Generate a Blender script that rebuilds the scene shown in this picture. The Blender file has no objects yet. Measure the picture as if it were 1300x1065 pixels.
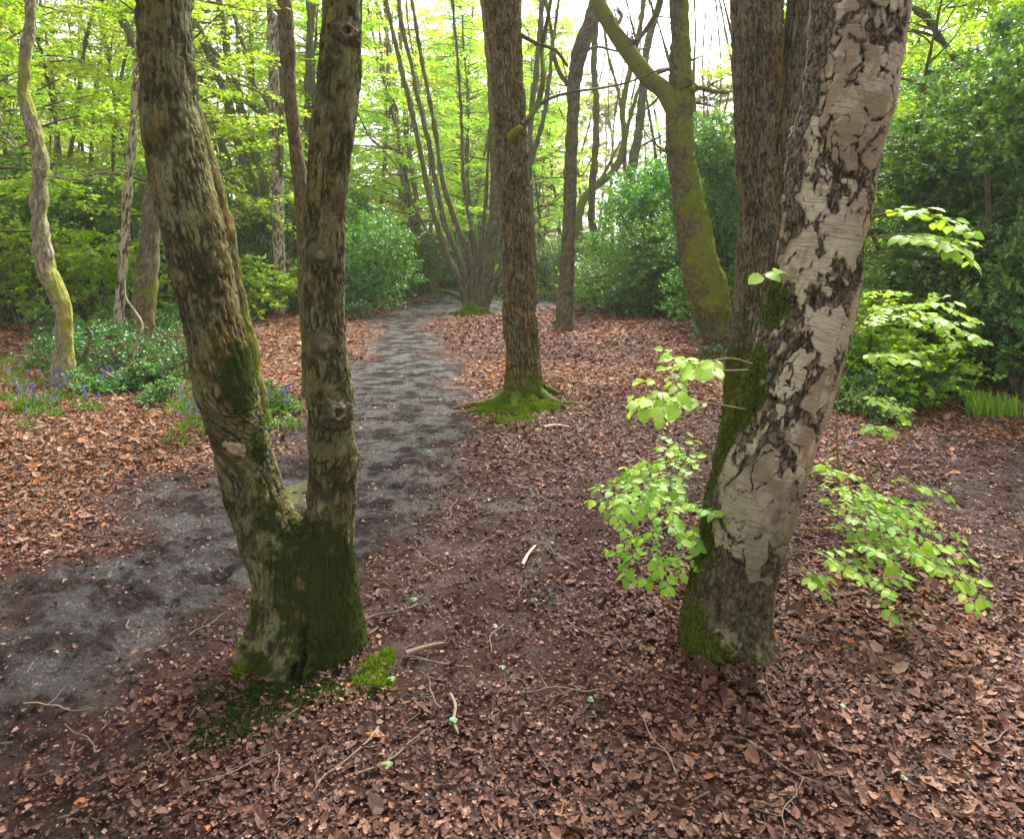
import bpy, math, random
import numpy as np
from mathutils import Vector, Matrix
R = math.radians
random.seed(7)
rng = np.random.default_rng(11)
S = bpy.context.scene
COL = S.collection

# ------------------------------------------------------------------ camera, sky, sun, exposure
FPX, HORIZ, CAMH = 930.0, 310.0, 1.55
cam = bpy.data.cameras.new('camera'); camo = bpy.data.objects.new('camera', cam); COL.objects.link(camo)
camo.location = (0, 0, CAMH); camo.rotation_euler = (R(90), 0, 0)
cam.sensor_width = 36; cam.lens = FPX / 1300 * 36; cam.shift_y = -(532.5 - HORIZ) / 1300
cam.clip_start = 0.05; cam.clip_end = 2000
S.camera = camo
SUN_EL, SUN_AZ = 48, 24          # sun ahead and to the right of the view, high behind thin cloud
w = bpy.data.worlds.new('World'); S.world = w; w.use_nodes = True
nt = w.node_tree; nt.nodes.clear()
sky = nt.nodes.new('ShaderNodeTexSky'); sky.sky_type = 'NISHITA'; sky.sun_disc = False
sky.sun_elevation = R(SUN_EL); sky.sun_rotation = R(SUN_AZ); sky.air_density = 1.0; sky.dust_density = 4.0
hs = nt.nodes.new('ShaderNodeHueSaturation'); hs.inputs['Saturation'].default_value = 0.10; hs.inputs['Value'].default_value = 1.0
bg = nt.nodes.new('ShaderNodeBackground'); bg.inputs['Strength'].default_value = 0.15
wo = nt.nodes.new('ShaderNodeOutputWorld')
nt.links.new(sky.outputs[0], hs.inputs['Color']); nt.links.new(hs.outputs[0], bg.inputs['Color']); nt.links.new(bg.outputs[0], wo.inputs[0])
sl = bpy.data.lights.new('sun', 'SUN'); sl.energy = 3.7; sl.angle = R(28); sl.color = (1, 0.96, 0.88)
so = bpy.data.objects.new('sun', sl); COL.objects.link(so)
sd = Vector((math.sin(R(SUN_AZ)) * math.cos(R(SUN_EL)), math.cos(R(SUN_AZ)) * math.cos(R(SUN_EL)), math.sin(R(SUN_EL))))
so.rotation_euler = (-sd).to_track_quat('-Z', 'Y').to_euler(); so.location = (0, 0, 30)
S.view_settings.view_transform = 'Standard'; S.view_settings.look = 'None'; S.view_settings.gamma = 1
S.view_settings.exposure = 1.62
S.cycles.max_bounces = 7; S.cycles.diffuse_bounces = 4; S.cycles.glossy_bounces = 2; S.cycles.transmission_bounces = 5
S.cycles.use_denoising = True
S.cycles.sample_clamp_indirect = 6

# ------------------------------------------------------------------ noise
def _h(ix, iy, iz, s):
    h = (ix.astype(np.int64) * 374761393 + iy.astype(np.int64) * 668265263 + iz.astype(np.int64) * 2147483647 + s * 974711) & 0xFFFFFFFF
    h = ((h ^ (h >> 13)) * 1274126177) & 0xFFFFFFFF
    h = ((h ^ (h >> 16)) * 2246822519) & 0xFFFFFFFF
    return ((h ^ (h >> 15)) & 0xFFFFFF) / float(0xFFFFFF)
def vnoise(p, s=0):
    f = np.floor(p); t = p - f; t = t * t * t * (t * (t * 6 - 15) + 10); i = f.astype(np.int64)
    o = 0
    for dx in (0, 1):
        for dy in (0, 1):
            for dz in (0, 1):
                wgt = (t[:, 0] if dx else 1 - t[:, 0]) * (t[:, 1] if dy else 1 - t[:, 1]) * (t[:, 2] if dz else 1 - t[:, 2])
                o = o + wgt * _h(i[:, 0] + dx, i[:, 1] + dy, i[:, 2] + dz, s)
    return o * 2 - 1
def fbm(p, octv=4, s=0, gain=0.5):
    o, a, t = 0, 1.0, 0
    for k in range(octv):
        o = o + a * vnoise(p * 2.03 ** k + 17.3 * k, s + k); t += a; a *= gain
    return o / t * 1.5
def voro(p, s=0, manh=False):
    f = np.floor(p).astype(np.int64); n = len(p); F1 = np.full(n, 9.); F2 = np.full(n, 9.); ID = np.zeros(n)
    for dx in (-1, 0, 1):
        for dy in (-1, 0, 1):
            for dz in (-1, 0, 1):
                a, b, c = f[:, 0] + dx, f[:, 1] + dy, f[:, 2] + dz
                q = np.stack([a + _h(a, b, c, s), b + _h(a, b, c, s + 1), c + _h(a, b, c, s + 2)], 1) - p
                d = np.abs(q).sum(1) * .7 if manh else np.sqrt((q * q).sum(1))
                idn = _h(a, b, c, s + 3)
                m = d < F1
                F2 = np.where(m, F1, np.minimum(F2, d)); ID = np.where(m, idn, ID); F1 = np.where(m, d, F1)
    return F1, F2, ID
def sstep(a, b, x):
    t = np.clip((x - a) / (b - a), 0, 1); return t * t * (3 - 2 * t)
def A3(x, y, z=0):
    x = np.asarray(x, float); return np.stack([x, np.asarray(y, float) + 0 * x, z + 0 * x], 1)

# ------------------------------------------------------------------ objects
def mk(name, V, F, mat, attrs=None, smooth=False, parent=None, loc=None, corner=None):
    """one mesh object from arrays; F is an (n,k) array or a list of such arrays"""
    me = bpy.data.meshes.new(name)
    Fs = F if isinstance(F, list) else [F]
    V = np.asarray(V, np.float32)
    if loc is not None: V = V - np.asarray(loc, np.float32)
    loops = np.concatenate([f.ravel() for f in Fs]).astype(np.int32)
    tot = np.concatenate([np.full(len(f), f.shape[1], np.int32) for f in Fs])
    start = np.concatenate([[0], np.cumsum(tot)[:-1]]).astype(np.int32)
    me.vertices.add(len(V)); me.vertices.foreach_set('co', V.ravel())
    me.loops.add(len(loops)); me.loops.foreach_set('vertex_index', loops)
    me.polygons.add(len(tot)); me.polygons.foreach_set('loop_start', start); me.polygons.foreach_set('loop_total', tot)
    me.polygons.foreach_set('use_smooth', np.full(len(tot), smooth))
    me.update(calc_edges=True)
    for k, a in (attrs or {}).items():
        a = np.asarray(a, np.float32)
        if a.ndim == 1:
            at = me.attributes.new(k, 'FLOAT', 'POINT'); at.data.foreach_set('value', a)
        else:
            at = me.attributes.new(k, 'FLOAT_VECTOR', 'POINT'); at.data.foreach_set('vector', a.ravel())
    if mat: me.materials.append(mat)
    o = bpy.data.objects.new(name, me); COL.objects.link(o)
    if parent is not None: o.parent = parent
    elif loc is not None: o.location = loc
    return o
def tag(o, label=None, cat=None, group=None, kind=None):
    if label: o['label'] = label
    if cat: o['category'] = cat
    if group: o['group'] = group
    if kind: o['kind'] = kind
    return o
def empty(name, loc, label, cat, group=None):
    o = bpy.data.objects.new(name, None); o.empty_display_size = .1; COL.objects.link(o); o.location = loc
    return tag(o, label, cat, group)
def child(o, parent):            # mesh built in world space -> keep it there under its thing
    o.parent = parent; return o
def copy_tree(o, parent=None):
    c = o.copy(); COL.objects.link(c); c.parent = parent
    for ch in o.children: copy_tree(ch, c)
    return c
def join(parts):
    """parts: list of (V, F, attrs) -> one"""
    Vs, Fs, At, off = [], [], {}, 0
    for V, F, a in parts:
        Vs.append(V); Fs.append(F + off); off += len(V)
        for k, x in a.items(): At.setdefault(k, []).append(x)
    K = {}
    for f in Fs: K.setdefault(f.shape[1], []).append(f)
    return np.concatenate(Vs), [np.concatenate(x) for x in K.values()], {k: np.concatenate(x) for k, x in At.items()}

def P(x, y, D): return np.array([(x - 650) / FPX * D, D, CAMH - (y - HORIZ) / FPX * D])
def GD(y): return FPX * CAMH / (y - HORIZ)
def G(x, y): return P(x, y, GD(y))

# ------------------------------------------------------------------ terrain and mud mask
def gz(X, Y):
    X = np.asarray(X, float); Y = np.asarray(Y, float)
    q = A3(X.ravel() * .9, Y.ravel() * .9, 3.1)
    z = fbm(q, 3, 5) * .022 * sstep(0, 3, np.abs(Y.ravel()))
    z = z + fbm(A3(X.ravel() * .16, Y.ravel() * .16), 2, 9) * .12 * sstep(9, 22, Y.ravel())
    z = z + sstep(7, 16, X.ravel() - .1 * Y.ravel()) * .35 * sstep(8, 14, Y.ravel())
    return z.reshape(X.shape)
def G1(x, y):
    p = G(x, y); p[2] = float(gz(np.array([p[0]]), np.array([p[1]]))[0]); return p
PATH = [(-60, 1500), (-330, 1065), (-190, 860), (0, 735), (110, 690), (215, 628), (330, 570), (430, 520), (448, 470), (455, 430), (480, 400), (498, 388),
        (520, 380), (600, 374), (690, 370), (735, 364), (775, 366), (770, 378), (725, 384), (650, 392), (560, 396), (545, 410), (560, 440), (590, 480),
        (585, 540), (575, 590), (540, 650), (430, 740), (300, 830), (195, 920), (140, 990), (60, 1100), (100, 1500)]
PATHW = np.array([G(x, y)[:2] for x, y in PATH])
def polydist(X, Y, poly):
    n = len(poly); d = np.full(X.shape, 1e9); ins = np.zeros(X.shape, bool)
    for i in range(n):
        a, b = poly[i], poly[(i + 1) % n]; e = b - a
        t = np.clip(((X - a[0]) * e[0] + (Y - a[1]) * e[1]) / (e @ e), 0, 1)
        d = np.minimum(d, np.hypot(X - a[0] - t * e[0], Y - a[1] - t * e[1]))
        c = ((a[1] > Y) != (b[1] > Y)) & (X < (b[0] - a[0]) * (Y - a[1]) / (b[1] - a[1] + 1e-12) + a[0])
        ins ^= c
    return np.where(ins, d, -d)
def mud(X, Y):
    """1 in the wet path, 0 in the leaf litter; trodden patches in between"""
    sh = X.shape; X = X.ravel(); Y = Y.ravel()
    q = A3(X, Y)
    n = fbm(q * 1.3, 4, 31); n2 = fbm(q * 5, 3, 37)
    m = sstep(-.50, .40, polydist(X, Y, PATHW) + n * .42 + n2 * .16)
    for (px, py, r, k) in [(640, 690, .75, .5), (560, 640, .8, .6), (760, 640, .9, .45), (830, 600, .8, .3), (1290, 640, .9, .55), (1340, 700, .8, .5),
                           (900, 540, .9, .25), (620, 760, .55, .55), (530, 900, .5, .3), (1270, 600, .8, .6), (505, 610, .35, .95), (700, 860, .4, .25)]:
        c = G(px, py); d = np.hypot(X - c[0], (Y - c[1]) * .8) / r
        m = np.maximum(m, k * sstep(1.25, .35, d + n * .35 + n2 * .35))
    return m.reshape(sh)

# ------------------------------------------------------------------ materials
def new_mat(name):
    m = bpy.data.materials.new(name); m.use_nodes = True; t = m.node_tree; t.nodes.clear()
    return m, t, t.nodes, t.links
class N:
    def __init__(s, name):
        s.m, s.t, s.n, s.l = new_mat(name)
        s.out = s.n.new('ShaderNodeOutputMaterial')
    def attr(s, a, vec=False):
        x = s.n.new('ShaderNodeAttribute'); x.attribute_name = a; return x.outputs['Vector' if vec else 'Fac']
    def math(s, op, a, b=0.0, c=None):
        x = s.n.new('ShaderNodeMath'); x.operation = op
        for i, v in enumerate((a, b) if c is None else (a, b, c)):
            if isinstance(v, (int, float)): x.inputs[i].default_value = v
            else: s.l.new(v, x.inputs[i])
        return x.outputs[0]
    def noise(s, vec, scale, detail=4, rough=.55, dist=0):
        x = s.n.new('ShaderNodeTexNoise'); x.inputs['Scale'].default_value = scale; x.inputs['Detail'].default_value = detail
        x.inputs['Roughness'].default_value = rough; x.inputs['Distortion'].default_value = dist
        if vec is not None: s.l.new(vec, x.inputs['Vector'])
        return x.outputs['Fac']
    def map(s, vec, sc):
        x = s.n.new('ShaderNodeMapping'); x.inputs['Scale'].default_value = sc; s.l.new(vec, x.inputs['Vector']); return x.outputs[0]
    def vor(s, vec, scale, feat='F1', out='Distance'):
        x = s.n.new('ShaderNodeTexVoronoi'); x.feature = feat; x.inputs['Scale'].default_value = scale
        s.l.new(vec, x.inputs['Vector']); return x.outputs[out]
    def ramp(s, fac, stops):
        x = s.n.new('ShaderNodeValToRGB'); e = x.color_ramp.elements
        while len(e) > 1: e.remove(e[-1])
        for i, (p, c) in enumerate(stops):
            k = e[0] if i == 0 else e.new(p)
            k.position = p; k.color = (*c, 1) if isinstance(c, tuple) else (c, c, c, 1)
        s.l.new(fac, x.inputs['Fac']); return x.outputs['Color']
    def mix(s, f, a, b, blend='MIX'):
        x = s.n.new('ShaderNodeMix'); x.data_type = 'RGBA'; x.blend_type = blend
        for i, v in ((0, f), (6, a), (7, b)):
            if isinstance(v, (int, float)): x.inputs[i].default_value = v
            elif isinstance(v, tuple): x.inputs[i].default_value = (*v, 1)
            else: s.l.new(v, x.inputs[i])
        return x.outputs[2]
    def bump(s, h, strength=.5, dist=.01):
        x = s.n.new('ShaderNodeBump'); x.inputs['Strength'].default_value = strength; x.inputs['Distance'].default_value = dist
        s.l.new(h, x.inputs['Height']); return x.outputs[0]
    def bsdf(s, col, rough, nrm=None, spec=.4):
        x = s.n.new('ShaderNodeBsdfPrincipled')
        for k, v in (('Base Color', col), ('Roughness', rough), ('Specular IOR Level', spec), ('Normal', nrm)):
            if v is None: continue
            if isinstance(v, tuple): x.inputs[k].default_value = (*v, 1)
            elif isinstance(v, (int, float)): x.inputs[k].default_value = v
            else: s.l.new(v, x.inputs[k])
        return x.outputs[0]
    def done(s, sh): s.l.new(sh, s.out.inputs['Surface']); return s.m

def leaf_mat(name, stops, trans, tmix=.45, rough=.45, spec=.4, objvar=True):
    """per-leaf colour from the 'rnd' attribute; light passes through the leaf"""
    s = N(name); r = s.attr('rnd')
    c = s.ramp(r, stops)
    if objvar:
        oi = s.n.new('ShaderNodeObjectInfo'); h = s.n.new('ShaderNodeHueSaturation')
        mr = s.math('MULTIPLY_ADD', oi.outputs['Random'], .05, .475); s.l.new(mr, h.inputs['Hue'])
        mv = s.math('MULTIPLY_ADD', oi.outputs['Random'], .35, .82); s.l.new(mv, h.inputs['Value'])
        s.l.new(c, h.inputs['Color']); c = h.outputs[0]
    p = s.bsdf(c, rough, None, spec)
    tr = s.n.new('ShaderNodeBsdfTranslucent'); tc = s.mix(1.0, c, trans, 'MULTIPLY'); s.l.new(tc, tr.inputs['Color'])
    mx = s.n.new('ShaderNodeMixShader'); mx.inputs[0].default_value = tmix
    s.l.new(p, mx.inputs[1]); s.l.new(tr.outputs[0], mx.inputs[2])
    return s.done(mx.outputs[0])

def bark_mat(name, plate, crack, lichen, lich_amt=.5, orange=0.0, base_moss=0.0, moss=(.07, .10, .012), fine=60, obj=False, stretch=.22):
    s = N(name)
    v = s.attr('bco', True)
    vs = s.map(v, (1, 1, stretch))
    n1 = s.noise(vs, fine, 5, .65); n2 = s.noise(v, 9, 4, .6); n3 = s.noise(s.map(v, (1, 1, stretch * .5)), 26, 4, .6)
    if obj:
        oi = s.n.new('ShaderNodeObjectInfo')
    col = s.mix(n3, tuple(x * .62 for x in plate), tuple(min(1, x * 1.45) for x in plate))
    lm = s.ramp(s.math('ADD', s.math('MULTIPLY', n2, .6), s.math('MULTIPLY', s.noise(s.map(v, (1, 1, .35)), 70, 4, .7), .45)), [(.52, 0.0), (.57, 1.0)])
    col = s.mix(s.math('MULTIPLY', lm, lich_amt), col, lichen)
    if orange > 0:
        om = s.ramp(s.noise(s.map(v, (1, 1, .5)), 7, 4, .65), [(.52, 0.0), (.64, 1.0)])
        om = s.math('MULTIPLY', om, s.ramp(s.noise(vs, 50, 3, .6), [(.4, 0.0), (.6, 1.0)]))
        col = s.mix(s.math('MULTIPLY', om, orange), col, (.30, .145, .025))
    alg = s.attr('alg'); col = s.mix(alg, col, (.16, .10, .022))
    wv = s.n.new('ShaderNodeVectorMath'); wv.operation = 'MULTIPLY_ADD'; ns_ = s.n.new('ShaderNodeTexNoise'); ns_.inputs['Scale'].default_value = fine * .35; ns_.inputs['Detail'].default_value = 3
    s.l.new(v, ns_.inputs['Vector']); s.l.new(ns_.outputs['Color'], wv.inputs[0]); k_ = 1.9 / fine; wv.inputs[1].default_value = (k_, k_, k_ * 2); s.l.new(v, wv.inputs[2])
    ve = s.vor(s.map(wv.outputs[0], (1, 1, stretch * .55)), fine * .50, 'DISTANCE_TO_EDGE')
    cg = s.ramp(ve, [(.03, .95), (.19, 0.0)])
    cg = s.math('MULTIPLY', cg, s.ramp(s.noise(v, 13, 4, .6), [(.40, .10), (.58, 1.0)]))
    cr = s.math('MAXIMUM', s.attr('crk'), cg)
    cr2 = s.math('MAXIMUM', cr, s.ramp(n1, [(.33, .8), (.43, 0.0)]))
    col = s.mix(s.math('MULTIPLY', cr2, .88), col, crack)
    mm = s.attr('moss')
    mn = s.noise(v, 28, 5, .7)
    mk_ = s.ramp(s.math('ADD', mm, s.math('MULTIPLY', s.math('SUBTRACT', mn, .5), 1.5)), [(.42, 0.0), (.62, 1.0)])
    mc = s.mix(s.noise(v, 160, 3, .6), tuple(x * .45 for x in moss), tuple(x * 1.7 for x in moss))
    col = s.mix(mk_, col, mc)
    h = s.math('SUBTRACT', s.math('ADD', s.math('MULTIPLY', n1, .8), s.math('MULTIPLY', s.noise(v, 160, 3, .6), .4)), s.math('MULTIPLY', cg, 1.0))
    return s.done(s.bsdf(col, .88, s.bump(h, .9, .010), .10))

M = {}
M['oak'] = bark_mat('bark_oak', (.120, .105, .038), (.009, .007, .004), (.20, .205, .095), .55, .2, moss=(.030, .040, .006), fine=85, stretch=.2)
M['centre'] = bark_mat('bark_centre', (.165, .122, .050), (.014, .010, .006), (.27, .26, .14), .35, 1.0, fine=62, stretch=.22)
M['twin'] = bark_mat('bark_twin', (.16, .13, .068), (.020, .014, .008), (.22, .20, .11), .3, .2, moss=(.05, .06, .008), fine=62, stretch=.10)
M['moss_trunk'] = bark_mat('bark_mossy', (.14, .12, .06), (.05, .045, .02), (.20, .19, .06), .4, .2, moss=(.15, .155, .018))
M['orange'] = bark_mat('bark_orange', (.15, .115, .048), (.025, .018, .01), (.22, .2, .1), .3, .8, moss=(.12, .12, .015))
M['plain'] = bark_mat('bark_plain', (.15, .125, .065), (.05, .04, .025), (.24, .24, .15), .4, .25, moss=(.12, .14, .02))
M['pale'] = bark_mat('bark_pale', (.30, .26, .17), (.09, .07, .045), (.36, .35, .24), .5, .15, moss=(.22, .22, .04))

def birch_mat(name, whiteness=1.0):
    s = N(name); v = s.attr('bco', True); fz = s.attr('crk'); tn = s.attr('tone')
    lent = s.noise(s.map(v, (11, 11, 150)), 1.0, 5, .65)
    base = s.mix(s.noise(v, 6, 4, .6), (.29, .245, .15), (.56, .495, .345))
    base = s.mix(tn, base, s.mix(s.noise(s.map(v, (10, 10, 60)), 1.0, 4, .7), (.13, .09, .045), (.34, .26, .155)))
    base = s.mix(s.math('MULTIPLY', s.ramp(lent, [(.50, 0.0), (.60, 1.0)]), .7), base, (.20, .13, .085))
    base = s.mix(s.math('MULTIPLY', s.ramp(s.noise(v, 40, 4, .7), [(.55, 0.0), (.7, 1.0)]), .3), base, (.22, .2, .15))
    rn = s.noise(s.map(v, (1, 1, .5)), 55, 5, .7)
    rough_b = s.mix(s.ramp(rn, [(.36, 0.0), (.64, 1.0)]), (.016, .010, .006), (.27, .195, .115))
    rough_b = s.mix(s.ramp(s.noise(v, 14, 4, .7), [(.52, 0.0), (.66, .75)]), rough_b, (.17, .18, .12))
    e = s.ramp(s.math('ADD', fz, s.math('MULTIPLY', s.math('SUBTRACT', s.noise(v, 45, 4, .65), .5), .35)), [(.44, 0.0), (.52, 1.0)])
    col = s.mix(e, base, rough_b)
    ve = s.vor(s.map(v, (1, 1, .45)), 42, 'DISTANCE_TO_EDGE'); cg = s.math('MULTIPLY', s.ramp(ve, [(.02, 1.0), (.15, 0.0)]), s.math('MAXIMUM', e, s.ramp(s.noise(v, 8, 4, .6), [(.55, 0.0), (.65, .25)])))
    col = s.mix(s.math('MULTIPLY', cg, .8), col, (.02, .013, .008))
    ed = s.attr('edge'); col = s.mix(s.math('MULTIPLY', ed, .5), col, (.035, .022, .014))
    alg = s.attr('alg'); col = s.mix(s.math('MULTIPLY', alg, .75), col, s.mix(s.ramp(s.noise(v, 30, 4, .7), [(.38, 0.0), (.62, 1.0)]), (.014, .013, .006), (.13, .115, .05)))
    mm = s.attr('moss')
    mk_ = s.ramp(s.math('ADD', mm, s.math('MULTIPLY', s.math('SUBTRACT', s.noise(v, 25, 5, .7), .5), 1.3)), [(.42, 0.0), (.58, 1.0)])
    col = s.mix(mk_, col, s.mix(s.noise(v, 150, 3, .6), (.035, .05, .006), (.14, .16, .02)))
    h = s.math('ADD', s.math('MULTIPLY', s.math('MULTIPLY', rn, e), 1.0), s.math('MULTIPLY', lent, .12))
    return s.done(s.bsdf(col, .7, s.bump(h, 1.0, .014), .2))
M['birch'] = birch_mat('bark_birch')

def knot_mat():
    s = N('knot_ring'); tc = s.n.new('ShaderNodeTexCoord').outputs['Object']; rho = s.attr('rho')
    n = s.noise(tc, 70, 5, .7); q = s.math('ADD', rho, s.math('MULTIPLY', s.math('SUBTRACT', s.noise(tc, 35, 4, .6), .5), .5))
    c = s.ramp(q, [(.30, (.03, .022, .014)), (.42, (.30, .22, .13)), (.62, (.26, .19, .11)), (.85, (.12, .105, .05)), (1.1, (.09, .08, .04))])
    return s.done(s.bsdf(s.mix(1.0, c, s.mix(n, (.5, .5, .5), (1.2, 1.2, 1.2)), 'MULTIPLY'), .8, s.bump(n, .9, .006), .2))
M['knot'] = knot_mat()
def simple(name, c1, c2, scale, rough=.8, bumpd=.004, spec=.3):
    s = N(name); tc = s.n.new('ShaderNodeTexCoord').outputs['Object']
    n = s.noise(tc, scale, 5, .65); return s.done(s.bsdf(s.mix(n, c1, c2), rough, s.bump(n, .6, bumpd), spec))
M['hole'] = simple('knot_hollow', (.012, .009, .006), (.03, .022, .015), 60)
M['scar'] = simple('scar_wood', (.16, .12, .06), (.36, .28, .16), 60)
M['twig'] = simple('twig_bark', (.06, .04, .028), (.26, .19, .13), 40)
M['palewood'] = simple('bare_wood', (.30, .20, .12), (.55, .42, .28), 50)
M['stem'] = simple('young_stem', (.10, .08, .04), (.22, .19, .09), 50)

M['spring'] = leaf_mat('leaf_spring', [(0, (.20, .34, .02)), (.5, (.31, .46, .035)), (1, (.46, .57, .08))], (1.45, 1.4, .6), .66)
M['fresh'] = leaf_mat('leaf_fresh', [(0, (.16, .32, .022)), (.5, (.25, .43, .03)), (1, (.38, .52, .05))], (1.45, 1.4, .6), .66)
M['far'] = leaf_mat('leaf_far', [(0, (.24, .30, .06)), (.5, (.36, .42, .10)), (1, (.48, .50, .16))], (1.25, 1.2, .7), .58)  # haze of the distance painted into paler leaf colours
M['holly'] = leaf_mat('leaf_holly', [(0, (.05, .125, .024)), (.5, (.115, .245, .040)), (.8, (.22, .38, .065)), (1, (.34, .50, .09))], (1.4, 1.45, .6), .42, .30, .6)
M['lowholly'] = leaf_mat('leaf_low_holly', [(0, (.03, .085, .025)), (.5, (.065, .155, .045)), (.85, (.12, .24, .06)), (1, (.26, .38, .07))], (1.3, 1.4, .5), .3, .35, .4)
M['hazel'] = leaf_mat('leaf_hazel', [(0, (.13, .30, .025)), (.5, (.22, .42, .03)), (1, (.38, .54, .04))], (1.3, 1.25, .6), .42, .5, .3, False)
M['yellow'] = leaf_mat('leaf_yellowish', [(0, (.20, .42, .04)), (.5, (.34, .54, .05)), (1, (.40, .60, .12))], (1.3, 1.2, .6), .42, .5, .3, False)
M['grass'] = leaf_mat('grass_blade', [(0, (.05, .12, .018)), (.6, (.09, .19, .025)), (1, (.16, .28, .04))], (1.4, 1.35, .6), .3)
M['fern'] = leaf_mat('ground_plant', [(0, (.06, .15, .035)), (.6, (.11, .24, .06)), (1, (.24, .38, .06))], (1.3, 1.3, .6), .35)
M['mossy'] = leaf_mat('moss_fuzz', [(0, (.016, .026, .004)), (.6, (.038, .058, .007)), (1, (.10, .12, .012))], (1.2, 1.3, .5), .3, .8, .1, False)
M['mossb'] = leaf_mat('moss_bright', [(0, (.05, .09, .008)), (.6, (.13, .20, .012)), (1, (.26, .32, .02))], (1.2, 1.3, .5), .35, .8, .1, False)
M['bell'] = leaf_mat('bluebell_petal', [(0, (.10, .09, .28)), (1, (.22, .20, .50))], (1.1, 1.1, 1.2), .3, .6, .2, False)
M['litter'] = leaf_mat('litter_leaf', [(0, (.020, .011, .008)), (.25, (.054, .026, .017)), (.45, (.103, .048, .029)), (.65, (.165, .082, .050)), (.82, (.26, .145, .095)),
                                      (.93, (.36, .23, .15)), (1, (.32, .11, .03))], (1.1, .8, .5), .12, .6, .16, False)

def ground_mat():
    s = N('forest_floor'); md = s.attr('mud'); tc = s.n.new('ShaderNodeTexCoord').outputs['Object']
    n = s.noise(tc, 14, 6, .7); nf = s.noise(tc, 90, 5, .7); nb = s.noise(tc, 3, 4, .6)
    soil = s.mix(n, (.025, .013, .009), (.09, .042, .025))
    vc = s.vor(tc, 46, 'F1', 'Color')
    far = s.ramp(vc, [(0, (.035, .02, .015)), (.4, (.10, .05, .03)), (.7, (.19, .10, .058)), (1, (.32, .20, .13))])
    soil = s.mix(s.attr('far_litter'), soil, far)
    mudc = s.mix(s.ramp(n, [(.35, 0.0), (.65, 1.0)]), (.004, .003, .0028), (.026, .0195, .020))
    mudc = s.mix(s.ramp(s.noise(tc, 5.0, 5, .65), [(.45, 0.0), (.62, .6)]), mudc, (.024, .019, .021))
    mudc = s.mix(s.ramp(s.noise(tc, 75, 5, .75), [(.52, 0.0), (.62, .9)]), mudc, (.045, .026, .018))
    col = s.mix(md, soil, mudc)
    wn = s.noise(tc, 3.6, 6, .72); wet = s.ramp(wn, [(.38, .85), (.52, .50), (.64, .18)]); wetm = s.ramp(wn, [(.46, .0), (.64, 1.0)])
    r = s.mix(md, (.85, .85, .85), wet); sp = s.math('MULTIPLY_ADD', s.math('MULTIPLY', md, wetm), .38, .03)
    h = s.math('ADD', s.math('MULTIPLY', n, .7), s.math('MULTIPLY', nf, .7))
    return s.done(s.bsdf(col, r, s.bump(h, 1.0, .022), sp))
M['ground'] = ground_mat()
def water_mat():
    s = N('puddle_water'); tc = s.n.new('ShaderNodeTexCoord').outputs['Object']
    return s.done(s.bsdf(s.mix(s.noise(tc, 8, 3), (.05, .045, .03), (.10, .09, .05)), .06, s.bump(s.noise(tc, 30, 2), .05, .002), .6))
M['water'] = water_mat()

# ------------------------------------------------------------------ ground
def build_ground():
    Ys = [-8.0]; 
    while Ys[-1] < 150:
        y = Ys[-1]
        st = .3 if y < 1.0 else (.010 if y < 3 else (.0045 * y if y < 14 else .02 * y if y < 60 else .12 * y))
        if y >= 3 and y < 14: st = .0035 * y
        Ys.append(y + st)
    Ys = np.array(Ys); nx = 560
    u = np.linspace(-1, 1, nx); u = np.sign(u) * (np.abs(u) * .72 + np.abs(u) ** 6 * .28)
    hw = (np.maximum(Ys, 1.2) * 1.25 + 2.0)
    X = u[None, :] * hw[:, None]; Y = np.repeat(Ys[:, None], nx, 1)
    Z = gz(X, Y); m = mud(X, Y)
    q = A3(X.ravel(), Y.ravel())
    near = (1 - .92 * sstep(3.2, 7, Y.ravel())) * (1 - sstep(10, 16, Y.ravel()))
    lum = fbm(q * 6.5, 5, 41, .62) * .022 + np.abs(fbm(q * 26, 3, 43)) * .010
    f1, f2, _ = voro(A3(X.ravel() * 4.2 + fbm(q * 3, 2, 2) * .3, Y.ravel() * 3.1, .5), 51)
    foot = (-sstep(.42, .15, f1) * .028 + sstep(.55, .42, f1) * sstep(.3, .45, f1) * .014) * sstep(.35, .6, _)
    dz = near * (lum * (.5 + 1.0 * m.ravel()) + foot * m.ravel())
    Z = Z + dz.reshape(Z.shape)
    c = G(385, 636); dd = np.hypot((X - c[0]) / .55, (Y - c[1]) / .75)
    Z -= .035 * sstep(1.2, .6, dd)
    c = G(500, 608); dd = np.hypot((X - c[0]) / .22, (Y - c[1]) / .30); Z -= .03 * sstep(1.2, .5, dd)
    far_litter = sstep(4, 9, Y) * .9  # leaf-coloured cells take over from bare soil with distance
    V = np.stack([X, Y, Z], -1).reshape(-1, 3); ny = len(Ys)
    i = (np.arange(ny - 1)[:, None] * nx + np.arange(nx - 1)[None, :]).ravel()
    F = np.stack([i, i + 1, i + nx + 1, i + nx], 1)
    o = mk('ground', V, F, M['ground'], {'mud': m.ravel(), 'far_litter': far_litter.ravel()}, True)
    tag(o, 'forest floor of dark mud path and brown leaf litter', None, None, 'structure')
build_ground()
def puddle(px, py, rx, ry, z, seed):
    c = G(px, py); a = np.linspace(0, 2 * np.pi, 40, endpoint=False)
    r = 1 + .18 * fbm(A3(np.cos(a) * 1.5, np.sin(a) * 1.5, seed), 3, seed)
    g = float(gz(np.array([c[0]]), np.array([c[1]]))[0])
    V = np.concatenate([[[c[0], c[1], g + z]], np.stack([c[0] + rx * r * np.cos(a), c[1] + ry * r * np.sin(a), g + z + 0 * a], 1)])
    F = np.array([[0, 1 + k, 1 + (k + 1) % 40] for k in range(40)])
    tag(mk('puddle', V, F, M['water'], None, True), None, None, None, 'structure')
puddle(385, 636, .30, .50, -.030, 1)

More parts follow.
